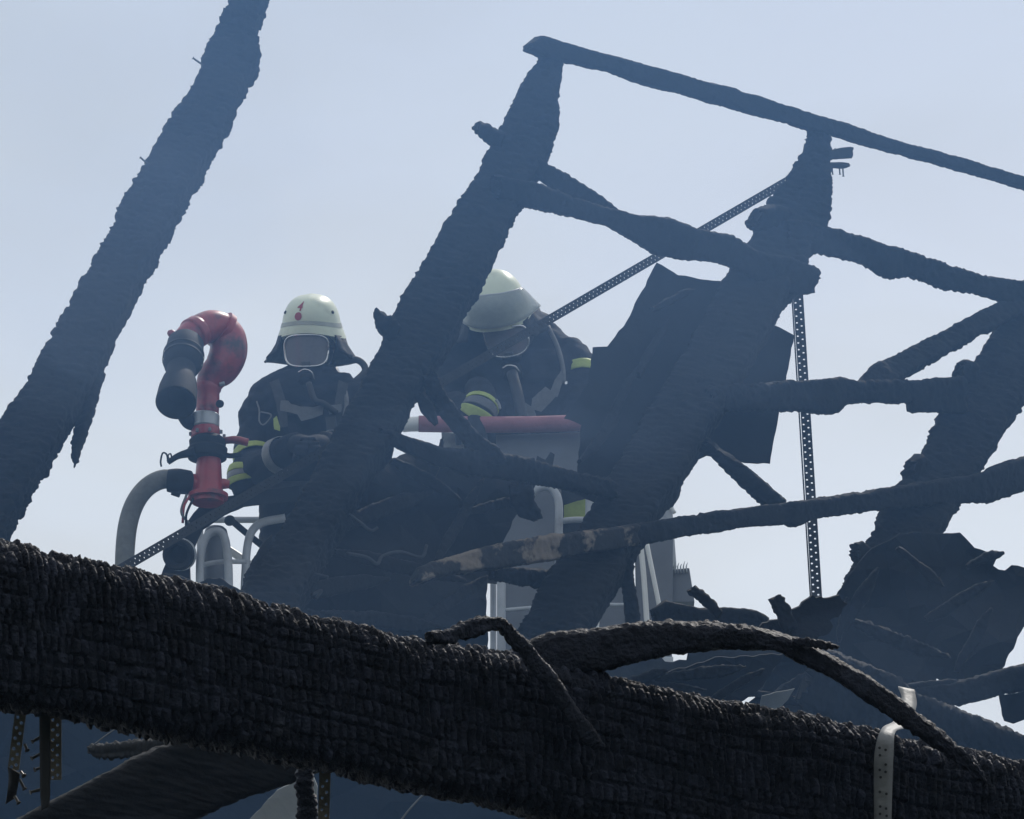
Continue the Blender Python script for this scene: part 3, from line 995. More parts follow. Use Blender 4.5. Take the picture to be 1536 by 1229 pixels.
lump = sheet("charred_lump", [(1140, 940), (1178, 922), (1200, 910), (1219, 893), (1237, 898), (1259, 893), (1272, 906), (1262, 920), (1245, 931), (1250, 940), (1236, 954), (1200, 975), (1140, 965)],
             const(12.4), 0.05, M['char'], grid=10, rag=3.0, crumple=0.05, seed=84, sub=6)
tag(lump, "broad ragged lump of charred wood at the foot of the upright strap", "timber", DEB)

# second charred beam behind, low on the right
b2 = beam("charred_beam", [(1230, 968), (1285, 992), (1347, 1014), (1380, 1039), (1453, 1069), (1522, 1098), (1620, 1136)],
          [(1200, 1060), (1270, 1090), (1330, 1120), (1400, 1150), (1460, 1170), (1536, 1200), (1620, 1230)], const(13.0), 0.12, M['char'],
          step=3, ring=60, cw=0.02, ch=0.03, amp=0.007, low=0.003, rag=0.004, seed=85, cellk=0.35, fine=1.6)
tag(b2, "hazy charred beam sloping down behind the drooping timber at the picture edge", "beam")
b3 = beam("charred_beam", [(1360, 1030), (1430, 1023), (1501, 1006), (1540, 995), (1620, 975)], [(1380, 1062), (1443, 1058), (1499, 1044), (1540, 1036), (1620, 1025)],
          const(13.3), 0.07, M['char'], step=3, ring=40, cw=0.024, ch=0.03, amp=0.006, low=0.003, seed=86, cellk=0.3, fine=1.6, rag=0.003)
tag(b3, "thin charred beam crossing the bright gap at the lower picture edge", "beam")
b4 = sheet("burnt_board", [(1499, 1044), (1540, 1036), (1600, 1030), (1600, 1085), (1536, 1080), (1520, 1086), (1507, 1082)], const(13.3), 0.02, M['felt'], seed=87, rag=1.5)
tag(b4, "small burnt board hanging in the bright gap at the lower picture edge", "board")

# ------------------------------------------------------------------ boards and sheets of the roof
BRD = "burnt boards and sheets of the roof"
s1 = sheet("burnt_board", [(985, 394), (1017, 413), (1060, 420), (1110, 424), (1110, 470), (1060, 600), (1040, 690), (985, 760), (930, 770), (862, 742), (866, 700), (872, 638), (846, 628),
                           (858, 609), (882, 575), (889, 521), (911, 520), (940, 482)], ROOF(0.10), 0.02, M['felt'], seed=91, rag=1.4)
tag(s1, "large dark burnt board fixed behind the rafter beside the second firefighter", "board", BRD)
s2 = sheet("burnt_board", [(1120, 470), (1157, 486), (1169, 491), (1191, 503), (1179, 573), (1169, 617), (1155, 696), (1117, 695), (1060, 684), (1020, 700), (1060, 560)],
           ROOF(0.13), 0.02, M['felt'], seed=92, rag=1.0)
tag(s2, "straight-edged dark board beside the perforated upright strap", "board", BRD)
s3 = sheet("burnt_sheet", [(572, 700), (600, 683), (640, 672), (703, 680), (822, 700), (800, 735), (775, 772), (755, 812), (736, 850), (732, 865), (729, 894), (731, 930), (735, 1010),
                           (560, 1010), (350, 960), (360, 890), (372, 862), (400, 820), (470, 790), (525, 770), (545, 736)], ROOF(0.16), 0.015, M['felt'], seed=93, rag=2.0, crumple=0.16)
tag(s3, "broad sooty sheet slumped below the two firefighters, hiding the cage floor", "sheet", BRD)
s4 = sheet("burnt_sheet", [(1400, 800), (1440, 799), (1462, 822), (1497, 833), (1490, 849), (1508, 856), (1518, 848), (1545, 850), (1545, 922), (1536, 940), (1501, 1006), (1470, 1022),
                           (1440, 1030), (1405, 1018), (1398, 1035), (1340, 1060), (1240, 1075), (1130, 1070), (1110, 1064), (1139, 1040), (1172, 985), (1230, 950), (1246, 905), (1264, 880), (1300, 830), (1350, 800)],
           plane(13.2, 13.8, 13.5), 0.012, M['felt'], seed=94, rag=2.4, crumple=0.22)
tag(s4, "wide dark slab of collapsed roof with rounded top under the rightmost rafter", "sheet", BRD)
s5 = sheet("burnt_sheet", [(1000, 1010), (1073, 986), (1120, 984), (1178, 980), (1150, 1020), (1135, 1038), (1106, 1056), (1060, 1075), (960, 1060), (930, 1040)], const(12.7), 0.03, M['felt'], seed=95, rag=2.5, crumple=0.06)
tag(s5, "dark torn sheet under the arch of the drooping timber", "sheet", BRD)
s6 = sheet("pale_sheet", [(1139, 1063), (1143, 1044), (1165, 1038), (1192, 1033), (1182, 1050), (1170, 1062), (1150, 1072)], const(12.8), 0.01, M['pale_board'], seed=96, rag=0.8, crumple=0.03)
tag(s6, "small curled greyish sheet behind the foreground beam", "sheet", BRD)
s7 = sheet("burnt_sheet", [(860, 1045), (885, 1000), (960, 985), (990, 984), (998, 993), (1030, 991), (1036, 972), (1100, 962), (1190, 966), (1150, 1040), (1040, 1070), (960, 1080)], const(14.5), 0.03, M['felt_grey'], seed=97, rag=2.0)
tag(s7, "hazy grey sheet seen between the drooping timber and the foreground beam", "sheet", BRD)

# what one sees under the foreground beam: underside of the lower roof
u1 = sheet("roof_underside", [(-800, 900), (-250, 900), (350, 940), (800, 1005), (870, 1040), (1150, 1105), (1536, 1195), (2200, 1340), (2200, 1500), (-800, 1500)], plane(17.0, 17.5, 17), 0.05, M['felt'], seed=101, grid=60, crumple=0.1)
tag(u1, "dim smoky underside of the lower roof below the foreground beam", "roof")
b5 = beam("charred_beam", [(-60, 1268), (39, 1222), (130, 1174), (208, 1134), (273, 1108), (380, 1060), (480, 1010)],
          [(180, 1300), (286, 1232), (338, 1207), (400, 1186), (447, 1170), (520, 1140), (600, 1100)], const(10.0), 0.12, M['char'], step=3, ring=50, cw=0.02, ch=0.03, amp=0.006, low=0.004, seed=102, cellk=0.2, fine=1.2, pw=8.0)
tag(b5, "dark diagonal beam below the foreground beam, behind the hanging metal strips", "beam")
b6 = beam("charred_beam", [(132, 1120), (150, 1116), (200, 1112), (260, 1106), (320, 1100)], [(133, 1130), (145, 1139), (200, 1137), (240, 1128), (320, 1125)],
          const(10.2), 0.03, M['felt_grey'], step=2.4, ring=40, cw=0.012, ch=0.03, amp=0.006, low=0.003, seed=103, taper=(0.6, 0.9))
tag(b6, "short ribbed stick of charred wood poking out under the foreground beam", "timber")
wi = tube("thin_wire", [W(141, 1117, 10.1), W(158, 1104, 10.1), W(178, 1090, 10.1)], 0.0012, M['zinc'], ring=6)
tag(wi, "thin pale wire above the ribbed charred stick", "wire")
p1 = sheet("pale_board", [(370, 1235), (415, 1186), (447, 1170), (470, 1165), (476, 1180), (474, 1250), (380, 1250)], const(12.0), 0.02, M['pale_board'], seed=104, rag=1.0, crumple=0.01)
tag(p1, "pale board behind the hanging charred stick under the foreground beam", "board")
wi2 = tube("thin_wire", [W(596, 1238, 12), W(618, 1210, 12), W(646, 1184, 12), (W(690, 1160, 12))], 0.0022, M['zinc'], ring=6)
tag(wi2, "thin pale cable curving below the middle of the foreground beam", "cable")

s8 = sheet("burnt_sheet", [(226, 872), (245, 860), (270, 864), (296, 876), (310, 868), (330, 867), (350, 880), (374, 892), (390, 940), (226, 940)], ROOF(-0.3), 0.02, M['felt'], seed=98, rag=1.2, crumple=0.05, sub=5, grid=12)
tag(s8, "low dark crumpled sheet behind the foreground beam below the cannon mount", "sheet", BRD)

# ------------------------------------------------------------------ perforated wind-brace straps
w1 = strap("perforated_strap", (150, 872), (1256, 228), ROOF(0.2), 15, 11, M['zinc_dark'], thick=0.002)
tag(w1, "long perforated metal strap slanting up behind the rafters from hose to upper bracket", "metal strap", "perforated metal straps")
w2 = strap("perforated_strap", (1194, 415), (1226, 930), ROOF(0.12), 18, 11.5, M['zinc_dark'], thick=0.002, bow=0.04)
tag(w2, "upright perforated metal strap hanging in open sky beside the dark boards", "metal strap", "perforated metal straps")

# splintered scraps caught in the slumped sheets, and their curled pale edges
def scraps(parent, spots, dep, seed, mat='char'):
    rs = random.Random(seed)
    for x, y, ln, wd, ang in spots:
        a = math.radians(ang)
        dx, dy = math.cos(a), -math.sin(a)
        nx, ny = -dy, dx
        Lp, Rp = [], []
        for k in range(5):
            t = k / 4
            w = wd * (0.5 if k == 0 else (0.15 if k == 4 else 0.8 + 0.4 * rs.random())) / 2
            cx = x + dx * ln * (t - 0.5) + nx * rs.uniform(-2, 2)
            cy_ = y + dy * ln * (t - 0.5) + ny * rs.uniform(-2, 2)
            Lp.append((cx + nx * w, cy_ + ny * w))
            Rp.append((cx - nx * w, cy_ - ny * w))
        beam("splinter", Lp, Rp, dep, 0.02, M[mat], parent, step=3, ring=20, cw=0.02, ch=0.03, amp=0.006, low=0.003, seed=seed * 31 + int(x), cellk=0.4, fine=1.0, taper=(0.7, 0.2))


scraps(s3, [(470, 800, 150, 22, 55), (560, 770, 190, 26, 20), (640, 720, 120, 18, -30), (690, 780, 140, 16, 60), (600, 850, 200, 20, -12), (500, 880, 170, 24, 8),
            (680, 900, 120, 18, 35), (420, 900, 110, 18, 40), (740, 760, 90, 14, 10), (560, 930, 220, 20, -6), (655, 690, 70, 12, 75), (388, 840, 80, 14, 62)], ROOF(0.02), 141)
scraps(s4, [(1290, 900, 110, 18, 60), (1350, 960, 160, 22, -20), (1440, 900, 120, 18, 30), (1250, 1010, 150, 20, -25), (1300, 1040, 170, 22, -15), (1200, 1020, 90, 16, 30),
            (1460, 960, 110, 16, 60), (1180, 1050, 110, 16, -8), (1380, 850, 90, 14, -40), (1400, 1030, 100, 16, 5), (1478, 838, 60, 12, 20), (1265, 930, 70, 14, 75)], plane(13.0, 13.3, 13.1), 142)
scraps(s5, [(1050, 1010, 140, 18, 8), (1100, 1030, 110, 16, 30), (1000, 1030, 120, 16, -6), (960, 1020, 90, 14, 15)], const(12.5), 143)
scraps(s1, [(930, 600, 120, 14, 62), (980, 520, 100, 12, 60), (900, 660, 90, 14, 50), (1010, 450, 70, 12, 25)], ROOF(0.06), 144, 'felt')
for pts in ([(418, 872), (432, 862), (450, 858), (470, 861), (492, 866)], [(520, 830), (550, 836), (566, 846), (574, 834), (600, 828), (632, 836), (640, 818)], [(468, 892), (482, 886), (474, 898)], [(524, 772), (540, 784), (556, 796), (566, 792)]):
    tube("curled_edge", [W(x, y, ROOF(-0.06)(x, y)) for x, y in pts], 0.0045, M['felt_grey'], s3, ring=6)
# ------------------------------------------------------------------ ladder cage with two firefighters
YC = 20.0                                    # distance of the cage

def tb(name, pts, rpx, mat, parent=None, y=YC, ring=14, n=None):
    """Bar through picture points (x, y[, forward offset])."""
    P = [Wy(p[0], p[1], y + (p[2] if len(p) > 2 else 0.0)) for p in pts]
    sc = np.linalg.norm(Wy(500, 600, y) - Wy(501, 600, y))
    r = [q * sc for q in rpx] if isinstance(rpx, (list, tuple)) else rpx * sc
    return tube(name, P, r, M[mat], parent, ring=ring, n=n)

PX = float(np.linalg.norm(Wy(500, 600, YC) - Wy(501, 600, YC)))    # metres per pixel at the cage

cage = root("ladder_cage", Wy(620, 1010, YC))
tag(cage, "grey metal ladder cage with tubular rails and red padded bar around the firefighters", "ladder cage")
# padded red front bar
tb("red_bar", [(628, 636), (700, 637), (790, 637), (885, 634)], 12.5, 'red_veiled', cage, YC - 0.36)
tb("bar_end", [(603, 640), (615, 637), (630, 636)], [9, 11, 11.5], 'white_paint', cage, YC - 0.36)
quad_box("cage_panel", [(744, 652), (878, 648), (874, 724), (748, 724)], YC - 0.3, 0.02, M['panel'], cage)
quad_box("cage_panel", [(662, 648), (712, 652), (706, 690), (664, 680)], YC - 0.28, 0.02, M['pale_board'], cage)
quad_box("cage_panel", [(752, 726), (842, 726), (838, 1000), (752, 1000)], YC - 0.29, 0.02, M['panel'], cage)
quad_box("cage_panel", [(858, 800), (950, 800), (952, 1010), (850, 1010)], YC - 0.24, 0.02, M['panel'], cage)
quad_box("cage_panel", [(952, 812), (1010, 800), (1008, 1000), (956, 1000)], YC - 0.20, 0.02, M['panel'], cage)
tb("rail", [(796, 742, -.4), (806, 734, -.4), (820, 731, -.4), (832, 738, -.4), (838, 756, -.4), (838, 800, -.4), (838, 850, -.4)], 6.0, 'grey_paint', cage)
tb("rail", [(884, 730, -.4), (884, 770, -.4), (882, 830, -.4)], 6.0, 'grey_paint', cage)
tb("rail", [(842, 782, -.38), (860, 780, -.38), (884, 780, -.38)], 4.5, 'grey_paint', cage)
tb("rail", [(752, 858, -.4), (752, 900, -.4), (752, 1000, -.4)], 6.5, 'grey_paint', cage)
tb("rail", [(752, 916, -.4), (800, 912, -.4), (850, 908, -.4), (950, 908, -.4)], 3.2, 'grey_paint', cage)
tb("rail", [(898, 880, -.4), (896, 920, -.4), (890, 1000, -.4)], 4, 'white_paint', cage)
tb("rail", [(961, 818, -.42), (966, 870, -.42), (972, 960, -.42)], 4.0, 'white_paint', cage)
tb("rail", [(970, 815, -.42), (977, 850, -.42), (988, 905, -.42), (992, 930, -.42)], 3.4, 'white_paint', cage)
# far corner post with the fringed brush
quad_box("corner_post", [(984, 768), (1008, 756), (1015, 850), (986, 852)], YC - 0.1, 0.08, M['alu'], cage)
tb("post_cap", [(988, 764, -.12), (1000, 752, -.12), (1012, 770, -.12)], 3, 'white_paint', cage)
br = quad_box("brush_block", [(986, 856), (1034, 852), (1042, 903), (990, 904)], YC - 0.16, 0.06, M['panel'], cage)
for k in range(11):
    x = 987 + k * 4.3
    tb("bristle", [(x, 860, -.17), (x - 0.6, 850, -.17), (x + 1.6, 842 + (k % 3) * 2, -.17)], [1.3, 1.1, 0.3], 'alu', br, ring=6, n=5)
# rails at the near corner by the water cannon
tb("rail", [(300, 930, -.3), (300, 850, -.3), (303, 822, -.3), (311, 804, -.3), (324, 797, -.3), (335, 803, -.3), (340, 822, -.3), (343, 860, -.3), (343, 930, -.3)], 6.2, 'grey_paint', cage)
tb("rail", [(365, 930, -.15), (368, 860, -.15), (371, 820, -.15), (378, 797, -.15), (394, 784, -.15), (428, 777, -.15)], 6.2, 'grey_paint', cage)
tb("rail", [(300, 848, -.28), (330, 843, -.26), (369, 843, -.2)], 3.5, 'grey_paint', cage)
lathe_axis("post_drum", [(0, 20 * PX), (0.18, 20 * PX), (0.24, 19 * PX), (0.27, 16 * PX), (0.28, 12 * PX)], Wy(322, 895, YC - 0.1), (0, 0, 1), M['panel'], cage)
tb("brace", [(346, 780, 0), (366, 797, 0), (392, 818, 0)], 5.0, 'black', cage)
lathe_axis("brace_knob", [(0, 4 * PX), (0.005, 8 * PX), (0.03, 8 * PX), (0.035, 5 * PX)], Wy(345, 781, YC - 0.05), -FWD, M['rubber'], cage)
tb("brace", [(338, 822, .05), (358, 835, .05), (378, 850, .05)], 6.0, 'white_paint', cage)
# platform under the feet
quad_box("platform", [(285, 985), (1010, 985), (1010, 1010), (285, 1010)], YC - 0.42, 1.1, M['alu'], cage)
for x in (300, 520, 740, 1000):
    tb("post", [(x, 780, .62), (x, 880, .62), (x, 985, .62)], 5, 'grey_paint', cage)
tb("rail", [(300, 780, .62), (650, 780, .62), (1000, 780, .62)], 5, 'grey_paint', cage)
# mounting arm of the water cannon
arm = sheet("mount_arm", [(238, 872), (262, 812), (290, 770), (305, 752), (340, 745), (400, 735), (450, 728), (450, 752), (400, 756), (365, 761), (336, 774), (303, 796), (292, 820), (284, 850), (286, 900), (240, 900)],
            lambda x, y: (YC - 0.22) / ray(x, y)[1], 0.06, M['black'], cage, grid=20, rag=0.6, crumple=0.02, seed=111)

# ------------------------------------------------------------------ water cannon
YM = YC - 0.32
mon = root("water_cannon", Wy(312, 760, YM))
tag(mon, "red water cannon with curved neck and black nozzle on the cage rail", "water cannon")
def vlathe(name, prof, mat, cx, parent=mon, y=YM):
    """Upright turned part: prof = (picture y, radius px)."""
    A = Wy(cx, prof[0][0], y)
    pr = [(Wy(cx, p[0], y)[2] - A[2], p[1] * PX * y / YC) for p in prof]
    return lathe_axis(name, pr, A, (0, 0, 1), M[mat], parent)
vlathe("base_pipe", [(755, 24), (742, 23), (735, 22), (715, 20), (700, 19), (690, 18), (682, 18)], 'red', 312)
vlathe("collar", [(690, 20), (688, 29), (674, 30), (671, 27), (662, 28), (658, 24), (655, 20)], 'black', 311)
vlathe("swivel_joint", [(660, 19), (656, 22), (645, 22), (641, 20)], 'red', 308)
vlathe("steel_ring", [(643, 20.5), (641, 22), (624, 22), (622, 20)], 'alu', 307)
vlathe("neck_pipe", [(624, 17), (605, 18), (590, 17.5), (586, 20), (578, 20), (574, 17)], 'red', 311)
# the curved neck
tb("curved_neck", [(311, 584), (319, 566), (333, 551), (342, 531), (342, 510), (333, 494)], [18, 23, 27, 28.5, 28, 26], 'red', mon, YM, ring=24, n=30)
fa = nrm(Wy(318, 490, YM - .04) - Wy(342, 508, YM))
lathe_axis("flange", [(-.012, 25 * PX), (-.012, 29.5 * PX), (.012, 29.5 * PX), (.013, 25 * PX)], Wy(333, 496, YM - .01), fa, M['red'], mon, ring=36)
tb("elbow", [(334, 493, -.01), (318, 490, -.04), (303, 494, -.07), (288, 502, -.1), (277, 512, -.12)], [24, 25, 24, 22, 20], 'red', mon, YM, ring=24, n=24)
tb("elbow_flange", [(298, 496, -.08), (288, 502, -.1)], 24.5, 'red', mon, YM, ring=24, n=4)
tb("lug", [(262, 502, -.1), (256, 500, -.1), (252, 498, -.1)], [5, 6, 3], 'red', mon, YM)
tb("lug", [(329, 577, -.03), (337, 575, -.03)], 3.0, 'alu', mon, YM)
A, B = Wy(279, 512, YM - 0.13), Wy(264, 604, YM - 0.36)
ax = B - A
Ln = float(np.linalg.norm(ax))
nz = lathe_axis("nozzle", [(0, 22 * PX), (0.02, 27 * PX), (Ln * .16, 28 * PX), (Ln * .2, 29 * PX), (Ln * .36, 28.5 * PX), (Ln * .42, 26 * PX), (Ln * .46, 21.5 * PX), (Ln * .6, 22 * PX),
                           (Ln * .66, 25 * PX), (Ln * .8, 28.5 * PX), (Ln, 30 * PX), (Ln * 1.01, 28 * PX), (Ln * .97, 26 * PX), (Ln * .9, 12 * PX)], A, ax, M['black'], mon, ring=36)
tb("hand_lever", [(272, 612, -.05), (282, 632, -.03), (292, 640, 0)], [12, 11, 8], 'black', mon, YM)
vlathe("base_flange", [(748, 30), (742, 30), (741, 27)], 'red', 312)
for k in range(8):
    a = math.pi * 2 * k / 8 + 0.2
    lathe_axis("bolt", [(0, 2.6 * PX), (0.012, 2.6 * PX), (0.014, 1.4 * PX)], Wy(311, 655, YM) + np.array([math.cos(a), math.sin(a), 0]) * 25 * PX, (0, 0, 1), M['zinc'], mon, ring=6)
lathe_axis("gauge", [(0, 6 * PX), (0.02, 6 * PX), (0.022, 5 * PX)], Wy(330, 606, YM - .05), -FWD, M['black'], mon, ring=16)
lathe_axis("nozzle_grip", [(Ln * .22, 29.6 * PX), (Ln * .225, 30.6 * PX), (Ln * .245, 30.6 * PX), (Ln * .25, 29.6 * PX)], A, ax, M['rubber'], mon, ring=36, caps=False)
lathe_axis("nozzle_grip", [(Ln * .30, 29.4 * PX), (Ln * .305, 30.4 * PX), (Ln * .325, 30.4 * PX), (Ln * .33, 29.4 * PX)], A, ax, M['rubber'], mon, ring=36, caps=False)
# lever arm towards the firefighter
tb("lever", [(330, 662, 0), (352, 660, -.02), (372, 664, -.02)], [5, 6, 6], 'red', mon, YM)
tb("lever", [(330, 680, 0), (345, 684, -.02), (362, 682, -.02)], [4, 4, 4], 'black', mon, YM)
tb("side_port", [(326, 726, 0), (336, 726, 0), (344, 727, 0)], [7, 8, 6], 'red', mon, YM)
tb("linkage", [(292, 678, -.05), (268, 684, -.05), (252, 694, -.05)], [8, 5, 4], 'black', mon, YM)
tb("wire_loop", [(252, 694, -.05), (250, 682, -.05), (244, 680, -.05), (241, 692, -.05), (242, 700, -.05)], 1.4, 'black', mon, YM, ring=8, n=20)
tb("wire_loop", [(258, 690, -.05), (256, 681, -.05), (252, 684, -.05), (255, 692, -.05)], 1.2, 'black', mon, YM, ring=8, n=16)
for k, (a, b, c) in enumerate([((284, 745), (276, 760), (274, 785)), ((290, 748), (280, 770), (279, 788)), ((280, 742), (272, 768), (284, 786))]):
    tb("cable", [(*a, -.06), (*b, -.08), (*c, -.06)], 2.0, ['red', 'black', 'strap_grey'][k], mon, YM, ring=8)

ho = root("supply_hose", Wy(190, 880, YM - 0.05))
tag(ho, "thick grey hose curving from the water cannon down behind the foreground beam", "hose")
tb("hose_body", [(268, 722, -.02), (245, 719, -.02), (222, 730, -.03), (204, 752, -.03), (193, 782, -.03), (188, 820, -.03), (187, 870, -.03), (190, 940, -.03)], 14.5, 'hose', ho, YM, ring=24, n=40)
tb("coupling", [(252, 721, -.02), (266, 722, -.02), (284, 724, 0)], [17, 19, 18], 'black', ho, YM, ring=24)
tb("inlet", [(280, 724, 0), (292, 725, 0), (306, 727, 0)], [14, 14, 15], 'red', mon, YM, ring=20)
tb("coupling_lug", [(258, 738, -.02), (270, 742, -.02)], 5, 'black', ho, YM)
rc = root("coupling", Wy(272, 852, YM - 0.1))
tag(rc, "round black hose coupling hanging on the cannon mount", "coupling")
A = Wy(272, 832, YM)
ring_ax = nrm(np.array([-0.25, -1.0, -0.35]))
lathe_axis("body", [(0, 20 * PX), (0.02, 23 * PX), (0.07, 23 * PX), (0.075, 20 * PX), (0.07, 15 * PX), (0.04, 13 * PX)], A - ring_ax * 0.02, ring_ax, M['black'], rc, ring=32)
lathe_axis("steel_band", [(0, 23.4 * PX), (0.001, 24 * PX), (0.022, 24 * PX), (0.023, 23.4 * PX)], A + ring_ax * 0.005, ring_ax, M['alu'], rc, ring=32, caps=False)

# ------------------------------------------------------------------ firefighters
def ang_band(name, Q, t0, t1, grow, mat, parent, ring=20):
    """Tape round a limb between two fractions of its length."""
    n = len(Q)
    idx = np.linspace(t0 * (n - 1), t1 * (n - 1), 6)
    C = np.stack([np.interp(idx, np.arange(n), Q[:, k]) for k in range(3)], 1)
    R = np.interp(idx, np.arange(n), Q[:, 3]) + grow
    V, F = tube_geo(C, R, ring, False)
    ob = put(name, V, F, M[mat], parent)
    so = ob.modifiers.new("solid", 'SOLIDIFY')
    so.thickness = 0.003
    return ob


def tube_of(Q, ring=16):
    V, F = tube_geo(Q[:, :3], Q[:, 3], ring, True)
    return V, F


def ball(c, r, k=(1, 1, 1), nu=16, nv=10):
    V, F = [], []
    for i in range(1, nv):
        a = math.pi * i / nv
        for j in range(nu):
            b = 2 * math.pi * j / nu
            V.append(np.array(c) + r * np.array([k[0] * math.sin(a) * math.cos(b), k[1] * math.sin(a) * math.sin(b), k[2] * math.cos(a)]))
    F = [list(f) for f in grid_faces(nv - 1, nu)]
    F.append(list(range(nu))[::-1])
    F.append([(nv - 2) * nu + j for j in range(nu)])
    return np.array(V), F


def hand(parent, C, fwd, side, up, mat='coat', s=1.0, curl=0.9, name="glove"):
    """Gloved hand: palm, four curled fingers of unequal length, thumb from the side of the palm."""
    fwd, side, up = nrm(fwd), nrm(side), nrm(up)
    pcs = [ball(C, 0.05 * s, (1, 1, 1))]
    Q = limb([C - fwd * 0.05 * s, C, C + fwd * 0.04 * s], [0.034 * s, 0.04 * s, 0.036 * s], 8)
    pcs = [tube_of(Q)]
    for k, (o, ln) in enumerate(((-0.033, 0.068), (-0.011, 0.08), (0.011, 0.075), (0.032, 0.058))):
        b = C + fwd * 0.04 * s + side * o * s
        p1 = b + (fwd * math.cos(curl * .5) - up * math.sin(curl * .5)) * ln * .45 * s
        p2 = p1 + (fwd * math.cos(curl * 1.3) - up * math.sin(curl * 1.3)) * ln * .35 * s
        p3 = p2 + (fwd * math.cos(curl * 2.0) - up * math.sin(curl * 2.0)) * ln * .3 * s
        pcs.append(tube_of(limb([b - fwd * .02 * s, b, p1, p2, p3], [.013 * s, .0125 * s, .012 * s, .011 * s, .009 * s], 14, 10), 10))
    b = C - side * 0.034 * s - fwd * 0.012 * s
    pcs.append(tube_of(limb([b, b - side * .026 * s + fwd * .02 * s - up * .012 * s, b - side * .028 * s + fwd * .05 * s - up * .03 * s], [.016 * s, .014 * s, .011 * s], 10, 10), 10))
    return fuse(name, pcs, M[mat], parent, voxel=0.0055, smooth_it=3)


def head_frame(px, py, y, yaw=0, pitch=0, roll=0):
    """Origin and axes (right, back, up) of a head, seen square-on when the angles are 0."""
    O = Wy(px, py, y)
    R0 = Matrix((RIGHT, FWD, UP)).transposed()
    rot = Matrix.Rotation(math.radians(roll), 3, 'Y') @ Matrix.Rotation(math.radians(yaw), 3, 'Z') @ Matrix.Rotation(math.radians(pitch), 3, 'X')
    R = np.array(R0 @ rot)
    return O, R


def dome(phi, t, grow=0.0):
    """Helmet shell in head coordinates; phi 0 = front, t 0 = crown .. 1 = rim."""
    a, b, h = 0.118 + grow, 0.148 + grow, 0.158 + grow
    front = math.cos(phi)
    rim = -0.016 + 0.040 * max(0, front) ** 1.6 - 0.045 * max(0, -front) ** 1.5
    th = t * math.pi / 2
    rr = math.sin(th) ** 0.74
    z = rim + (h - rim) * max(0.0, math.cos(th)) ** 0.74
    fl = 0.010 * max(0, (t - 0.82) / 0.18) ** 2 * (1.0 + 0.9 * abs(math.sin(phi)))
    # ridge
    rg = 0.002 * math.exp(-(math.sin(phi) * rr / 0.12) ** 2) * (1 - t)
    return np.array([math.sin(phi) * (a * rr + fl), -front * (b * rr + fl) + 0.01, z + rg])


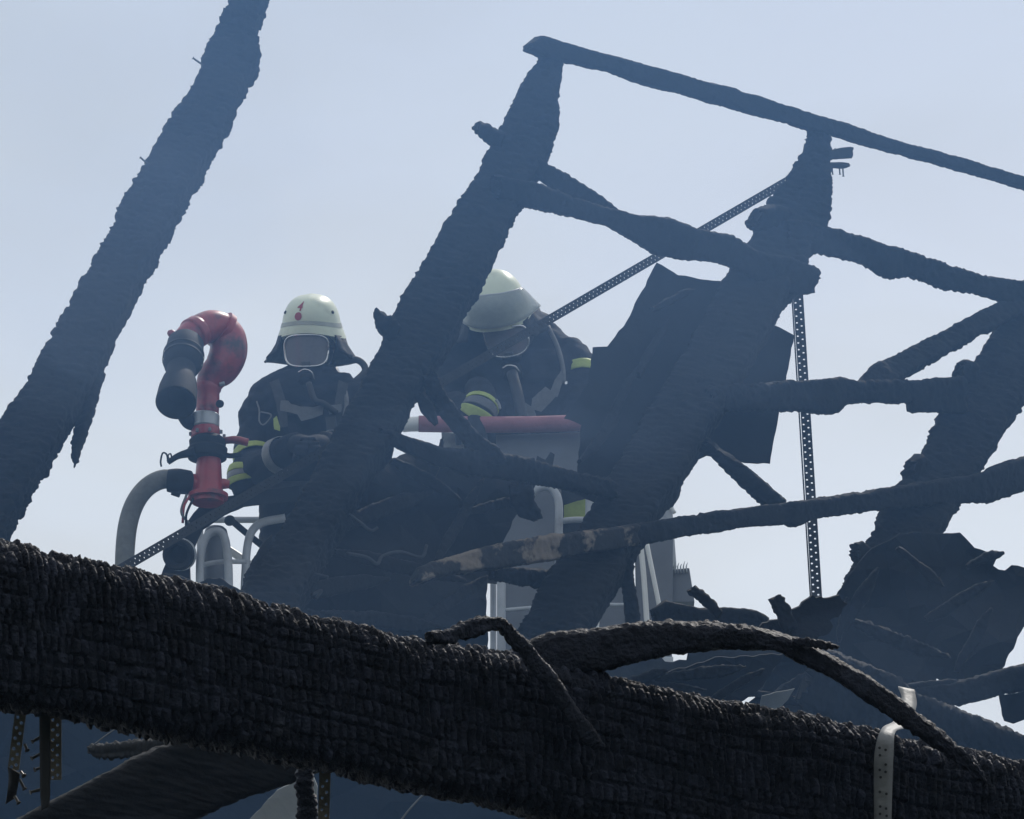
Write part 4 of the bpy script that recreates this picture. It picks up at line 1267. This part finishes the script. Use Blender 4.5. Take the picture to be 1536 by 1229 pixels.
def build_helmet(parent, O, R, number=None, visor=False):
    def g(p):
        return O + R @ p
    nu, nv = 64, 26
    V = [g(dome(2 * math.pi * j / nu, (i + 0.15) / (nv - 1 + 0.15))) for i in range(nv) for j in range(nu)]
    F = [list(f) for f in grid_faces(nv, nu)]
    F.append(list(range(nu)))
    # rolled inner edge
    k = len(V)
    for j in range(nu):
        p = dome(2 * math.pi * j / nu, 1.0)
        V.append(g(p * np.array([0.93, 0.93, 1]) + np.array([0, 0, -0.004])))
    for j in range(nu):
        F.append([(nv - 1) * nu + j, (nv - 1) * nu + (j + 1) % nu, k + (j + 1) % nu, k + j])
    k2 = len(V)
    for j in range(nu):
        p = dome(2 * math.pi * j / nu, 0.72)
        V.append(g(p * np.array([0.9, 0.9, 0.9])))
    for j in range(nu):
        F.append([k + j, k + (j + 1) % nu, k2 + (j + 1) % nu, k2 + j])
    sh = put("helmet", V, F, M['helmet'], parent)
    sharp(sh, 60)
    # reflective band
    V = [g(dome(math.radians(-110 + 220 * j / 60), t, 0.0015)) for t in (0.845, 0.875, 0.905) for j in range(61)]
    put("reflective_band", V, [list(f) for f in grid_faces(3, 61, False)], M['helmet_band'], sh)
    # screws
    for ph in (-62, 62):
        p = dome(math.radians(ph), 0.66, 0)
        n = R @ nrm(p * np.array([1.2, 1.0, 0.8]))
        lathe_axis("screw", [(0, 0.007), (0.004, 0.007), (0.005, 0.004)], g(p), n, M['zinc_dark'], sh, ring=10)
    if number:
        # digit and disc lie on the shell
        def on_shell(phc, zc, dx, dz):
            ph = phc + dx / 0.112
            rim = dome(ph, 1.0)[2]
            q = min(1.0, max(0.0, (zc + dz - rim) / (0.158 - rim))) ** (1 / 0.74)
            return g(dome(ph, math.acos(q) / (math.pi / 2), 0.0018))
        ph0 = math.radians(-17)
        cu = bpy.data.curves.new("tmp", 'FONT')
        cu.body = number
        cu.size = 0.046
        cu.align_x = 'CENTER'
        cu.shear = 0.15
        cu.offset = 0.0006
        cu.resolution_u = 3
        to = bpy.data.objects.new("tmp", cu)
        COL.objects.link(to)
        dg = bpy.context.evaluated_depsgraph_get()
        me = bpy.data.meshes.new_from_object(to.evaluated_get(dg))
        bpy.data.objects.remove(to)
        bm = bmesh.new()
        bm.from_mesh(me)
        bmesh.ops.triangulate(bm, faces=bm.faces)
        bmesh.ops.subdivide_edges(bm, edges=bm.edges, cuts=2)
        V = [on_shell(ph0, 0.108, v.co.x * 1.15, v.co.y) for v in bm.verts]
        bm.verts.index_update()
        F = [[v.index for v in f.verts] for f in bm.faces]
        bm.free()
        put("helmet_number", V, F, M['red_print'], sh)
        V = [on_shell(ph0, 0.087, 0, 0)]
        F = []
        nr = 20
        for rr in (0.5, 1.0):
            for j in range(nr):
                V.append(on_shell(ph0, 0.087, 0.0155 * rr * math.cos(2 * math.pi * j / nr), 0.0155 * rr * math.sin(2 * math.pi * j / nr)))
        for j in range(nr):
            F.append([0, 1 + j, 1 + (j + 1) % nr])
            F.append([1 + j, 1 + nr + j, 1 + nr + (j + 1) % nr, 1 + (j + 1) % nr])
        put("red_disc", V, F, M['red_print'], sh)
    # neck curtain flaring out below the rim at sides and back
    V = []
    m = 49
    for i, (t, fl, dz) in enumerate(((1.0, -0.012, 0.01), (1.0, 0.0, -0.03), (1.0, 0.028, -0.075), (1.0, 0.05, -0.10))):
        for j in range(m):
            ph = math.radians(52 + 256 * j / (m - 1))
            e = min(1.0, min(j, m - 1 - j) / 7)
            p = dome(ph, t)
            r2 = nrm(np.array([p[0], p[1], 0]))
            wob = 0.008 * math.sin(j * 1.3) * (i / 3)
            V.append(g(p + r2 * (fl * (0.45 + .55 * e) + wob) + np.array([0, 0, dz * (0.55 + .45 * e)])))
    nc = put("neck_curtain", V, [list(f) for f in grid_faces(4, m, False)], M['leather'], parent)
    so = nc.modifiers.new("solid", 'SOLIDIFY')
    so.thickness = 0.006
    if visor:
        V = []
        a_n, b_n = 45, 12
        for i in range(b_n):
            for j in range(a_n):
                u = -1 + 2 * j / (a_n - 1)
                w = i / (b_n - 1)
                t0 = 0.32 + 0.36 * abs(u) ** 2
                t = t0 + (0.95 - t0) * w
                p = dome(u * math.radians(95), t, 0.006 + 0.004 * w + 0.03 * abs(u) ** 5 * w)
                p[2] += -0.03 * w * abs(u) ** 4
                V.append(g(p))
        vi = put("visor", V, [list(f) for f in grid_faces(b_n, a_n, False)], M['visor'], parent)
        so = vi.modifiers.new("solid", 'SOLIDIFY')
        so.thickness = 0.003
        # visor rim
        C = np.array([V[j] for j in range(a_n)])
        v, f = tube_geo(C, np.ones(a_n) * 0.004, 8)
        put("visor_rim", v, f, M['grey_paint'], vi)
        C = np.array([V[(b_n - 1) * a_n + j] for j in range(a_n)])
        v, f = tube_geo(C, np.ones(a_n) * 0.003, 8)
        put("visor_rim", v, f, M['helmet_band'], vi)
    return sh


def build_mask(parent, O, R, cz=-0.052):
    def g(p):
        return O + R @ np.array(p, float)
    # rounded outline of the window, wider at the top
    N = 56
    out = []
    for k in range(N):
        a = 2 * math.pi * k / N
        cx, cz_ = math.cos(a), math.sin(a)
        x = 0.086 * math.copysign(abs(cx) ** 0.55, cx)
        z = 0.062 * math.copysign(abs(cz_) ** 0.62, cz_)
        x *= 1.0 + 0.05 * (z / 0.062)
        out.append((x, z))
    def surf(x, z, grow=0):
        return [x, -0.138 - grow + 0.034 * (abs(x) / 0.09) ** 2.2 + 0.10 * (z + 0.06) * 0.1, cz + z]
    base = fuse("face_mask", [ball(g([0, -0.03, cz - 0.01]), 1.0, (0.098, 0.075, 0.083)),
                              tube_of(limb([g([0, -0.075, cz - 0.05]), g([0, -0.12, cz - 0.095])], [0.052, 0.036], 6))], M['rubber'], parent, voxel=0.008, smooth_it=4)
    V = [g(surf(0, 0, 0.0))]
    F = []
    rings = 6
    for r in range(1, rings + 1):
        for x, z in out:
            V.append(g(surf(x * r / rings, z * r / rings, 0.0)))
    for k in range(N):
        F.append([0, 1 + k, 1 + (k + 1) % N])
        for r in range(rings - 1):
            F.append([1 + r * N + k, 1 + (r + 1) * N + k, 1 + (r + 1) * N + (k + 1) % N, 1 + r * N + (k + 1) % N])
    win = put("mask_window", V, F, M['mask_glass'], base)
    C = np.array([g(surf(x, z, 0.004)) for x, z in out] + [g(surf(*out[0], 0.004))])
    v, f = tube_geo(C, np.ones(len(C)) * 0.0042, 8)
    put("window_rim", v, f, M['chrome'], base)
    # clip and lung demand valve
    p = g([0.0, -0.142, cz - 0.048])
    q = [g([-0.018, -0.148, cz - 0.042]), g([0.018, -0.148, cz - 0.042]), g([0.018, -0.146, cz - 0.056]), g([-0.018, -0.146, cz - 0.056])]
    box8("clip", q + [a + R @ np.array([0, 0.02, 0]) for a in q], M['strap_grey'], base, 0.002)
    lathe_axis("breathing_valve", [(0, .034), (0.02, .037), (0.05, .036), (0.055, .028), (0.06, .02)], g([0.002, -0.135, cz - 0.115]), R @ np.array([0.05, -1, -0.45]), M['black'], base)
    tube("valve_hoop", [g([-0.025, -0.19, cz - 0.085]), g([0.0, -0.195, cz - 0.074]), g([0.026, -0.19, cz - 0.085]), g([0.036, -0.18, cz - 0.115])], 0.0035, M['chrome'], base, ring=8)
    return base


def face(parent, O, R, cz=-0.05):
    """Head with brow, nose, mouth and eyes, behind the mask window."""
    def g(p):
        return O + R @ np.array(p, float)
    hd = fuse("head", [ball(g([0, 0.0, 0.0]), 1.0, (0.076, 0.092, 0.105)), ball(g([0, -0.02, -0.075]), 1.0, (0.062, 0.068, 0.075)),
                       tube_of(limb([g([0, -0.085, -0.035]), g([0, -0.108, -0.07])], [0.011, 0.015], 5)),
                       ball(g([0, -0.078, -0.102]), 1.0, (0.024, 0.014, 0.009)), ball(g([-0.08, 0.01, -0.05]), 1.0, (0.012, 0.022, 0.032)),
                       ball(g([0.08, 0.01, -0.05]), 1.0, (0.012, 0.022, 0.032)),
                       tube_of(limb([g([0, 0.02, -0.08]), g([0, 0.03, -0.2])], [0.058, 0.062], 6))], M['skin'], parent, voxel=0.006, smooth_it=3)
    for sx in (-1, 1):
        v, f = ball(g([0.031 * sx, -0.083, -0.036]), 0.012)
        put("eye", v, f, M['white_paint'], hd)
    return hd


FIRE = "firefighters standing in the ladder cage"
# --- first firefighter, upright, working the cannon
Y1 = YC + 0.12
f1 = root("person", Wy(470, 985, Y1))
tag(f1, "firefighter in dark gear and pale yellow helmet marked 4, facing forward at the water cannon", "firefighter", FIRE)
def p1(x, y, off=0.0):
    return Wy(x, y, Y1 + off)
ts = []
for (py, cx, w, d) in ((545, 463, 24, .075), (556, 463, 34, .09), (566, 464, 56, .10), (580, 466, 80, .12), (605, 468, 90, .135), (650, 470, 90, .15), (700, 472, 86, .155), (760, 474, 82, .155), (820, 476, 84, .16), (860, 476, 84, .16)):
    ts.append((p1(cx, py), w * PX, d))
ts = ts[::-1]
armL = limb([p1(412, 590), p1(391, 622, -.03), p1(382, 668, -.06), p1(386, 700, -.12), p1(415, 686, -.26), p1(446, 668, -.38)], [.082, .08, .074, .072, .062, .05], 40)
armR = limb([p1(528, 592), p1(552, 625, -.03), p1(556, 675, -.07), p1(548, 700, -.14), p1(512, 682, -.28), p1(484, 664, -.38)], [.082, .08, .074, .072, .062, .05], 40)
legL = limb([p1(440, 850), p1(436, 905, -.02), p1(438, 985, 0)], [.105, .09, .08], 14)
legR = limb([p1(512, 850), p1(516, 905, -.02), p1(516, 985, 0)], [.105, .09, .08], 14)
body1 = fuse("turnout_suit", [torso(ts), tube_of(armL), tube_of(armR), tube_of(legL), tube_of(legR)], M['coat'], f1, voxel=0.012, wrinkle=0.022, seed=5)
sk = fuse("hip_sleeve", [tube_of(limb([p1(372, 742, -.1), p1(368, 715, -.1), p1(378, 690, -.08)], [.055, .066, .06], 10))], M['coat'], f1, voxel=0.012, wrinkle=0.006)
Qs = limb([p1(372, 742, -.1), p1(368, 715, -.1), p1(378, 690, -.08)], [.055, .066, .06], 10)
ang_band("yellow_tape", Qs, 0.28, 0.40, 0.008, 'yellow', f1)
ang_band("yellow_tape", Qs, 0.50, 0.62, 0.008, 'yellow', f1)
ang_band("silver_tape", Qs, 0.41, 0.49, 0.007, 'silver', f1)
ang_band("silver_tape", armL, 0.81, 0.87, 0.012, 'silver', f1)
ang_band("yellow_tape", armL, 0.47, 0.53, 0.012, 'yellow', f1)
ang_band("silver_tape", armR, 0.86, 0.95, 0.014, 'silver', f1)
ang_band("yellow_tape", armR, 0.80, 0.85, 0.014, 'yellow', f1)
hand(f1, p1(452, 668, -.44), np.array([0.35, -0.5, -0.25]), np.array([0.2, 0.3, 1.0]), np.array([1.0, 0.3, 0]), s=1.05)
hand(f1, p1(474, 668, -.44), np.array([-0.35, -0.5, -0.25]), np.array([-0.2, 0.3, 1.0]), np.array([-1.0, 0.3, 0]), s=1.05)
# harness: grey chest patch, straps, wire carabiner
def patch(name, pts, y, mat, parent, thick=0.01, seed=1):
    return sheet(name, pts, lambda x, yy: y / ray(x, yy)[1], thick, M[mat], parent, grid=9, rag=0.5, crumple=0.015, seed=seed, sub=6)
patch("chest_strap", [(421, 601), (432, 601), (436, 606), (450, 610), (470, 611), (486, 607), (484, 622), (468, 628), (452, 632), (446, 622), (430, 618), (420, 616)], Y1 - 0.19, 'strap_grey', f1, seed=121)
patch("shoulder_strap", [(490, 609), (512, 606), (512, 618), (494, 622)], Y1 - 0.19, 'strap_grey', f1, seed=122)
patch("collar_tape", [(410, 628), (415, 624), (420, 640), (420, 647), (411, 644)], Y1 - 0.19, 'yellow', f1, seed=123)
tube("snap_hook", [p1(385, 602, -.16), p1(389, 616, -.16), p1(389, 632, -.16), p1(396, 637, -.16), p1(407, 623, -.16), p1(391, 618, -.16)], 0.0032, M['silver'], f1, ring=8, n=30)
patch("shoulder_strap", [(404, 574), (418, 568), (428, 600), (432, 640), (420, 642), (414, 604)], Y1 - 0.175, 'webbing', f1, seed=124)
patch("shoulder_strap", [(508, 570), (522, 576), (516, 606), (512, 640), (500, 640), (502, 604)], Y1 - 0.175, 'webbing', f1, seed=125)
patch("waist_belt", [(400, 722), (540, 722), (542, 738), (400, 738)], Y1 - 0.2, 'webbing', f1, seed=126)
patch("chest_pocket", [(432, 634), (444, 636), (446, 656), (434, 656)], Y1 - 0.19, 'coat', f1, thick=0.02, seed=127)
patch("radio", [(488, 626), (503, 624), (505, 650), (490, 652)], Y1 - 0.215, 'rubber', f1, thick=0.03, seed=128)
tube("radio_cord", [p1(496, 652, -.2), p1(488, 664, -.22), p1(500, 676, -.22), p1(520, 668, -.2)], 0.005, M['strap_grey'], f1)
tube("pressure_hose", [p1(516, 580, -.15), p1(520, 606, -.18), p1(515, 640, -.19), p1(524, 680, -.2)], 0.009, M['strap_grey'], f1)
lathe_axis("pressure_gauge", [(0, .022), (.02, .024), (.024, .018)], p1(526, 690, -.2), -FWD, M['black'], f1, ring=18)
tube("air_hose", [p1(463, 575, -.2), p1(472, 600, -.22), p1(486, 606, -.21), p1(505, 620, -.19)], 0.012, M['rubber'], f1)
tube("shoulder_hose", [p1(500, 545, -.02), p1(535, 540, -.02), p1(548, 556, -.02), p1(530, 575, -.06)], 0.014, M['rubber'], f1)
lathe_axis("air_cylinder", [(0, .03), (.03, .075), (.45, .075), (.5, .05), (.52, .02)], p1(478, 730, .26), (0.05, 0, 1), M['grey_paint'], f1)
O1, R1 = head_frame(467, 502, Y1 - 0.02, yaw=-6, pitch=8, roll=0)
face(f1, O1, R1)
build_helmet(f1, O1, R1, number="4")
O1m, R1m = head_frame(464, 507, Y1 - 0.02, yaw=-4, pitch=0, roll=-1)
build_mask(f1, O1m, R1m)

# --- second firefighter, bent forward over the rail
Y2 = YC + 0.05
f2 = root("person", Wy(790, 985, Y2))
tag(f2, "firefighter bent forward over the red rail, pale helmet with lowered visor", "firefighter", FIRE)
def p2(x, y, off=0.0):
    return Wy(x, y, Y2 + off)
ts2 = []
for (py, cx, w, d, off) in ((484, 765, 50, .07, 0), (496, 770, 72, .09, .03), (525, 776, 92, .125, .03), (560, 776, 100, .15, 0), (610, 778, 98, .155, 0), (670, 785, 88, .155, .05), (740, 792, 84, .16, .1), (820, 796, 84, .16, .12), (860, 796, 84, .16, .12)):
    ts2.append((p2(cx, py, off), w * PX, d))
ts2 = ts2[::-1]
arm2L = limb([p2(692, 522, -.02), p2(672, 570, -.08), p2(664, 610, -.18), p2(690, 618, -.30), p2(728, 622, -.38)], [.085, .082, .076, .068, .056], 36)
arm2R = limb([p2(845, 530), p2(866, 556, -.03), p2(872, 600, -.08), p2(866, 632, -.12), p2(852, 652, -.18)], [.08, .076, .072, .066, .055], 36)
leg2L = limb([p2(798, 850, .12), p2(798, 905, .1), p2(798, 985, .12)], [.105, .09, .08], 14)
leg2R = limb([p2(848, 850, .12), p2(856, 905, .1), p2(858, 985, .12)], [.105, .09, .08], 14)
fuse("turnout_suit", [torso(ts2), tube_of(arm2L), tube_of(arm2R), tube_of(leg2L), tube_of(leg2R)], M['coat'], f2, voxel=0.012, wrinkle=0.022, seed=15)
# cuff with two yellow stripes over the rail
cf = limb([p2(700, 648, -.32), p2(716, 622, -.36), p2(724, 604, -.34)], [.066, .07, .066], 12)
cuff = fuse("sleeve_cuff", [tube_of(limb([p2(696, 650, -.3), p2(714, 624, -.36), p2(722, 600, -.33), p2(716, 580, -.25)], [.05, .066, .064, .05], 14))], M['coat'], f2, voxel=0.01, wrinkle=0.006)
ang_band("yellow_tape", cf, 0.40, 0.56, 0.004, 'yellow', f2)
ang_band("silver_tape", cf, 0.57, 0.74, 0.003, 'strap_grey', f2)
ang_band("yellow_tape", cf, 0.75, 0.92, 0.004, 'yellow', f2)
ang_band("yellow_tape", arm2R, 0.27, 0.345, 0.012, 'yellow', f2)
hand(f2, p2(712, 646, -.42), np.array([0.1, -0.3, -1.0]), np.array([1.0, 0, 0.1]), np.array([0, -1.0, .3]), s=1.05)
hand(f2, p2(852, 664, -.2), np.array([-0.1, -0.3, -1.0]), np.array([1.0, 0, -0.1]), np.array([0, -1.0, .3]), s=1.05)
patch("shoulder_strap", [(832, 570), (842, 555), (846, 568), (836, 596), (824, 592)], Y2 - 0.2, 'strap_grey', f2, seed=131)
patch("chest_strap", [(798, 598), (818, 580), (836, 592), (826, 604), (812, 618), (796, 614)], Y2 - 0.21, 'strap_grey', f2, seed=132)
patch("chest_strap", [(788, 604), (800, 612), (806, 628), (792, 634)], Y2 - 0.22, 'strap_grey', f2, seed=133)
tube("shoulder_hose", [p2(822, 490, -.14), p2(836, 520, -.16), p2(844, 550, -.18), p2(846, 575, -.19)], 0.009, M['strap_grey'], f2)
tube("air_hose", [p2(768, 560, -.26), p2(776, 590, -.3), p2(782, 620, -.32), p2(788, 660, -.32), p2(792, 700, -.3)], 0.022, M['rubber'], f2)
tb("buckle", [(744, 600, -.42), (748, 606, -.42), (750, 614, -.42)], 2.2, 'silver', f2, Y2)
glint = patch("glint_patch", [(847, 573), (851, 572), (851, 576), (848, 577)], Y2 - 0.23, 'chrome', f2, thick=0.01, seed=134)  # tiny chrome chip standing in for a glint of light
patch("yellow_trouser_tape", [(846, 758), (880, 748), (905, 742), (905, 772), (880, 780), (846, 786)], Y2 - 0.12, 'yellow', f2, seed=135)
lathe_axis("air_cylinder", [(0, .03), (.03, .075), (.42, .075), (.47, .05), (.49, .02)], p2(785, 660, .28), (0.0, -0.25, 1), M['grey_paint'], f2)
O2, R2 = head_frame(746, 468, Y2 - 0.2, yaw=-8, pitch=40, roll=-6)
face(f2, O2, R2)
build_helmet(f2, O2, R2, visor=True)
O2m, R2m = head_frame(760, 464, Y2 - 0.2, yaw=-14, pitch=26, roll=-8)
build_mask(f2, O2m, R2m, cz=-0.075)

HAZE_D, SMOKE_D = 0.0011, 0.059
# ------------------------------------------------------------------ air: haze and smoke
def vol_mat(name, color, density, aniso):
    m = bpy.data.materials.new(name)
    m.use_nodes = True
    nt = m.node_tree
    nt.nodes.clear()
    o = nt.nodes.new("ShaderNodeOutputMaterial")
    v = nt.nodes.new("ShaderNodeVolumePrincipled")
    v.inputs['Color'].default_value = (*color, 1)
    v.inputs['Density'].default_value = density
    v.inputs['Anisotropy'].default_value = aniso
    nt.links.new(v.outputs['Volume'], o.inputs['Volume'])
    return m


def hexa(name, c, material):
    F = [[0, 1, 2, 3], [7, 6, 5, 4], [0, 4, 5, 1], [1, 5, 6, 2], [2, 6, 7, 3], [3, 7, 4, 0]]
    o = put(name, c, F, material, smooth=False)
    bm = bmesh.new()
    bm.from_mesh(o.data)
    bmesh.ops.recalc_face_normals(bm, faces=bm.faces)
    bm.to_mesh(o.data)
    bm.free()
    return o


hx, hy0, hy1, hz0, hz1 = 60, -30, 90, -1.0, 12.0
hz = hexa("haze", [(-hx, hy0, hz0), (hx, hy0, hz0), (hx, hy0, hz1), (-hx, hy0, hz1), (-hx, hy1, hz0), (hx, hy1, hz0), (hx, hy1, hz1), (-hx, hy1, hz1)],
          vol_mat("haze_air", (0.4, 0.64, 1.0), HAZE_D, 0.2))
tag(hz, "pale bluish haze filling the air around the burnt roof", kind="stuff")
# smoke rolling up between the foreground beam and the rafters, spreading as it rises
prof = [(1500, 11.7, 12.9), (850, 11.7, 12.9), (480, 10.0, 13.0), (130, 7.7, 13.1), (-260, 5.9, 13.2)]
sv, sf = [], []
for py, dn, df in prof:
    sv += [W(-1500, py, dn), W(3000, py, dn), W(3000, py, df), W(-1500, py, df)]
for k in range(len(prof) - 1):
    for j in range(4):
        sf.append([k * 4 + j, k * 4 + (j + 1) % 4, (k + 1) * 4 + (j + 1) % 4, (k + 1) * 4 + j])
sf += [[3, 2, 1, 0], [len(sv) - 4, len(sv) - 3, len(sv) - 2, len(sv) - 1]]
sm = put("smoke", sv, sf, vol_mat("smoke_air", (0.29, 0.55, 1.0), SMOKE_D, 0.2), smooth=False)
sharp(sm, 1)
tag(sm, "thin bluish smoke rising in front of the burnt rafters", kind="stuff")


def wisp(label, px, py, rx, ry, d, rd, density, seed):
    """Drifting lump of thicker smoke: an uneven closed body of even density."""
    bm = bmesh.new()
    bmesh.ops.create_icosphere(bm, subdivisions=4, radius=1.0)
    rs = np.random.RandomState(seed)
    ph = rs.rand(6) * 6.28
    C = W(px, py, d)
    sc = d / FPX
    V = []
    for v in bm.verts:
        x, y, z = v.co
        k = 1 + 0.22 * math.sin(3.1 * x + ph[0] + 1.7 * y) + 0.18 * math.sin(4.3 * y + ph[1] - 2 * z) + 0.12 * math.sin(6.5 * x + 5.2 * z + ph[2])
        V.append(C + RIGHT * (x * k * rx * sc) + UP * (z * k * ry * sc + 0.25 * x * ry * sc) + FWD * (y * k * rd))
    bm.verts.index_update()
    F = [[v.index for v in f.verts] for f in bm.faces]
    bm.free()
    o = put("smoke", V, F, vol_mat("smoke_wisp", (0.5, 0.68, 1.0), density, 0.25))
    return tag(o, label, kind="stuff")


wisp("smoke wisp drifting over the leftmost rafter", 210, 330, 330, 240, 11.6, 0.7, 0.05, 1)
wisp("smoke wisp hanging in front of the red rail", 760, 660, 210, 70, 12.3, 0.35, 0.05, 2)
wisp("smoke wisp in front of the large burnt boards", 1040, 470, 260, 210, 12.0, 0.6, 0.03, 3)
wisp("smoke wisp low over the slumped sheet", 520, 880, 260, 95, 12.2, 0.4, 0.03, 4)
wisp("smoke wisp over the collapsed slab", 1330, 1000, 240, 110, 12.0, 0.4, 0.03, 5)
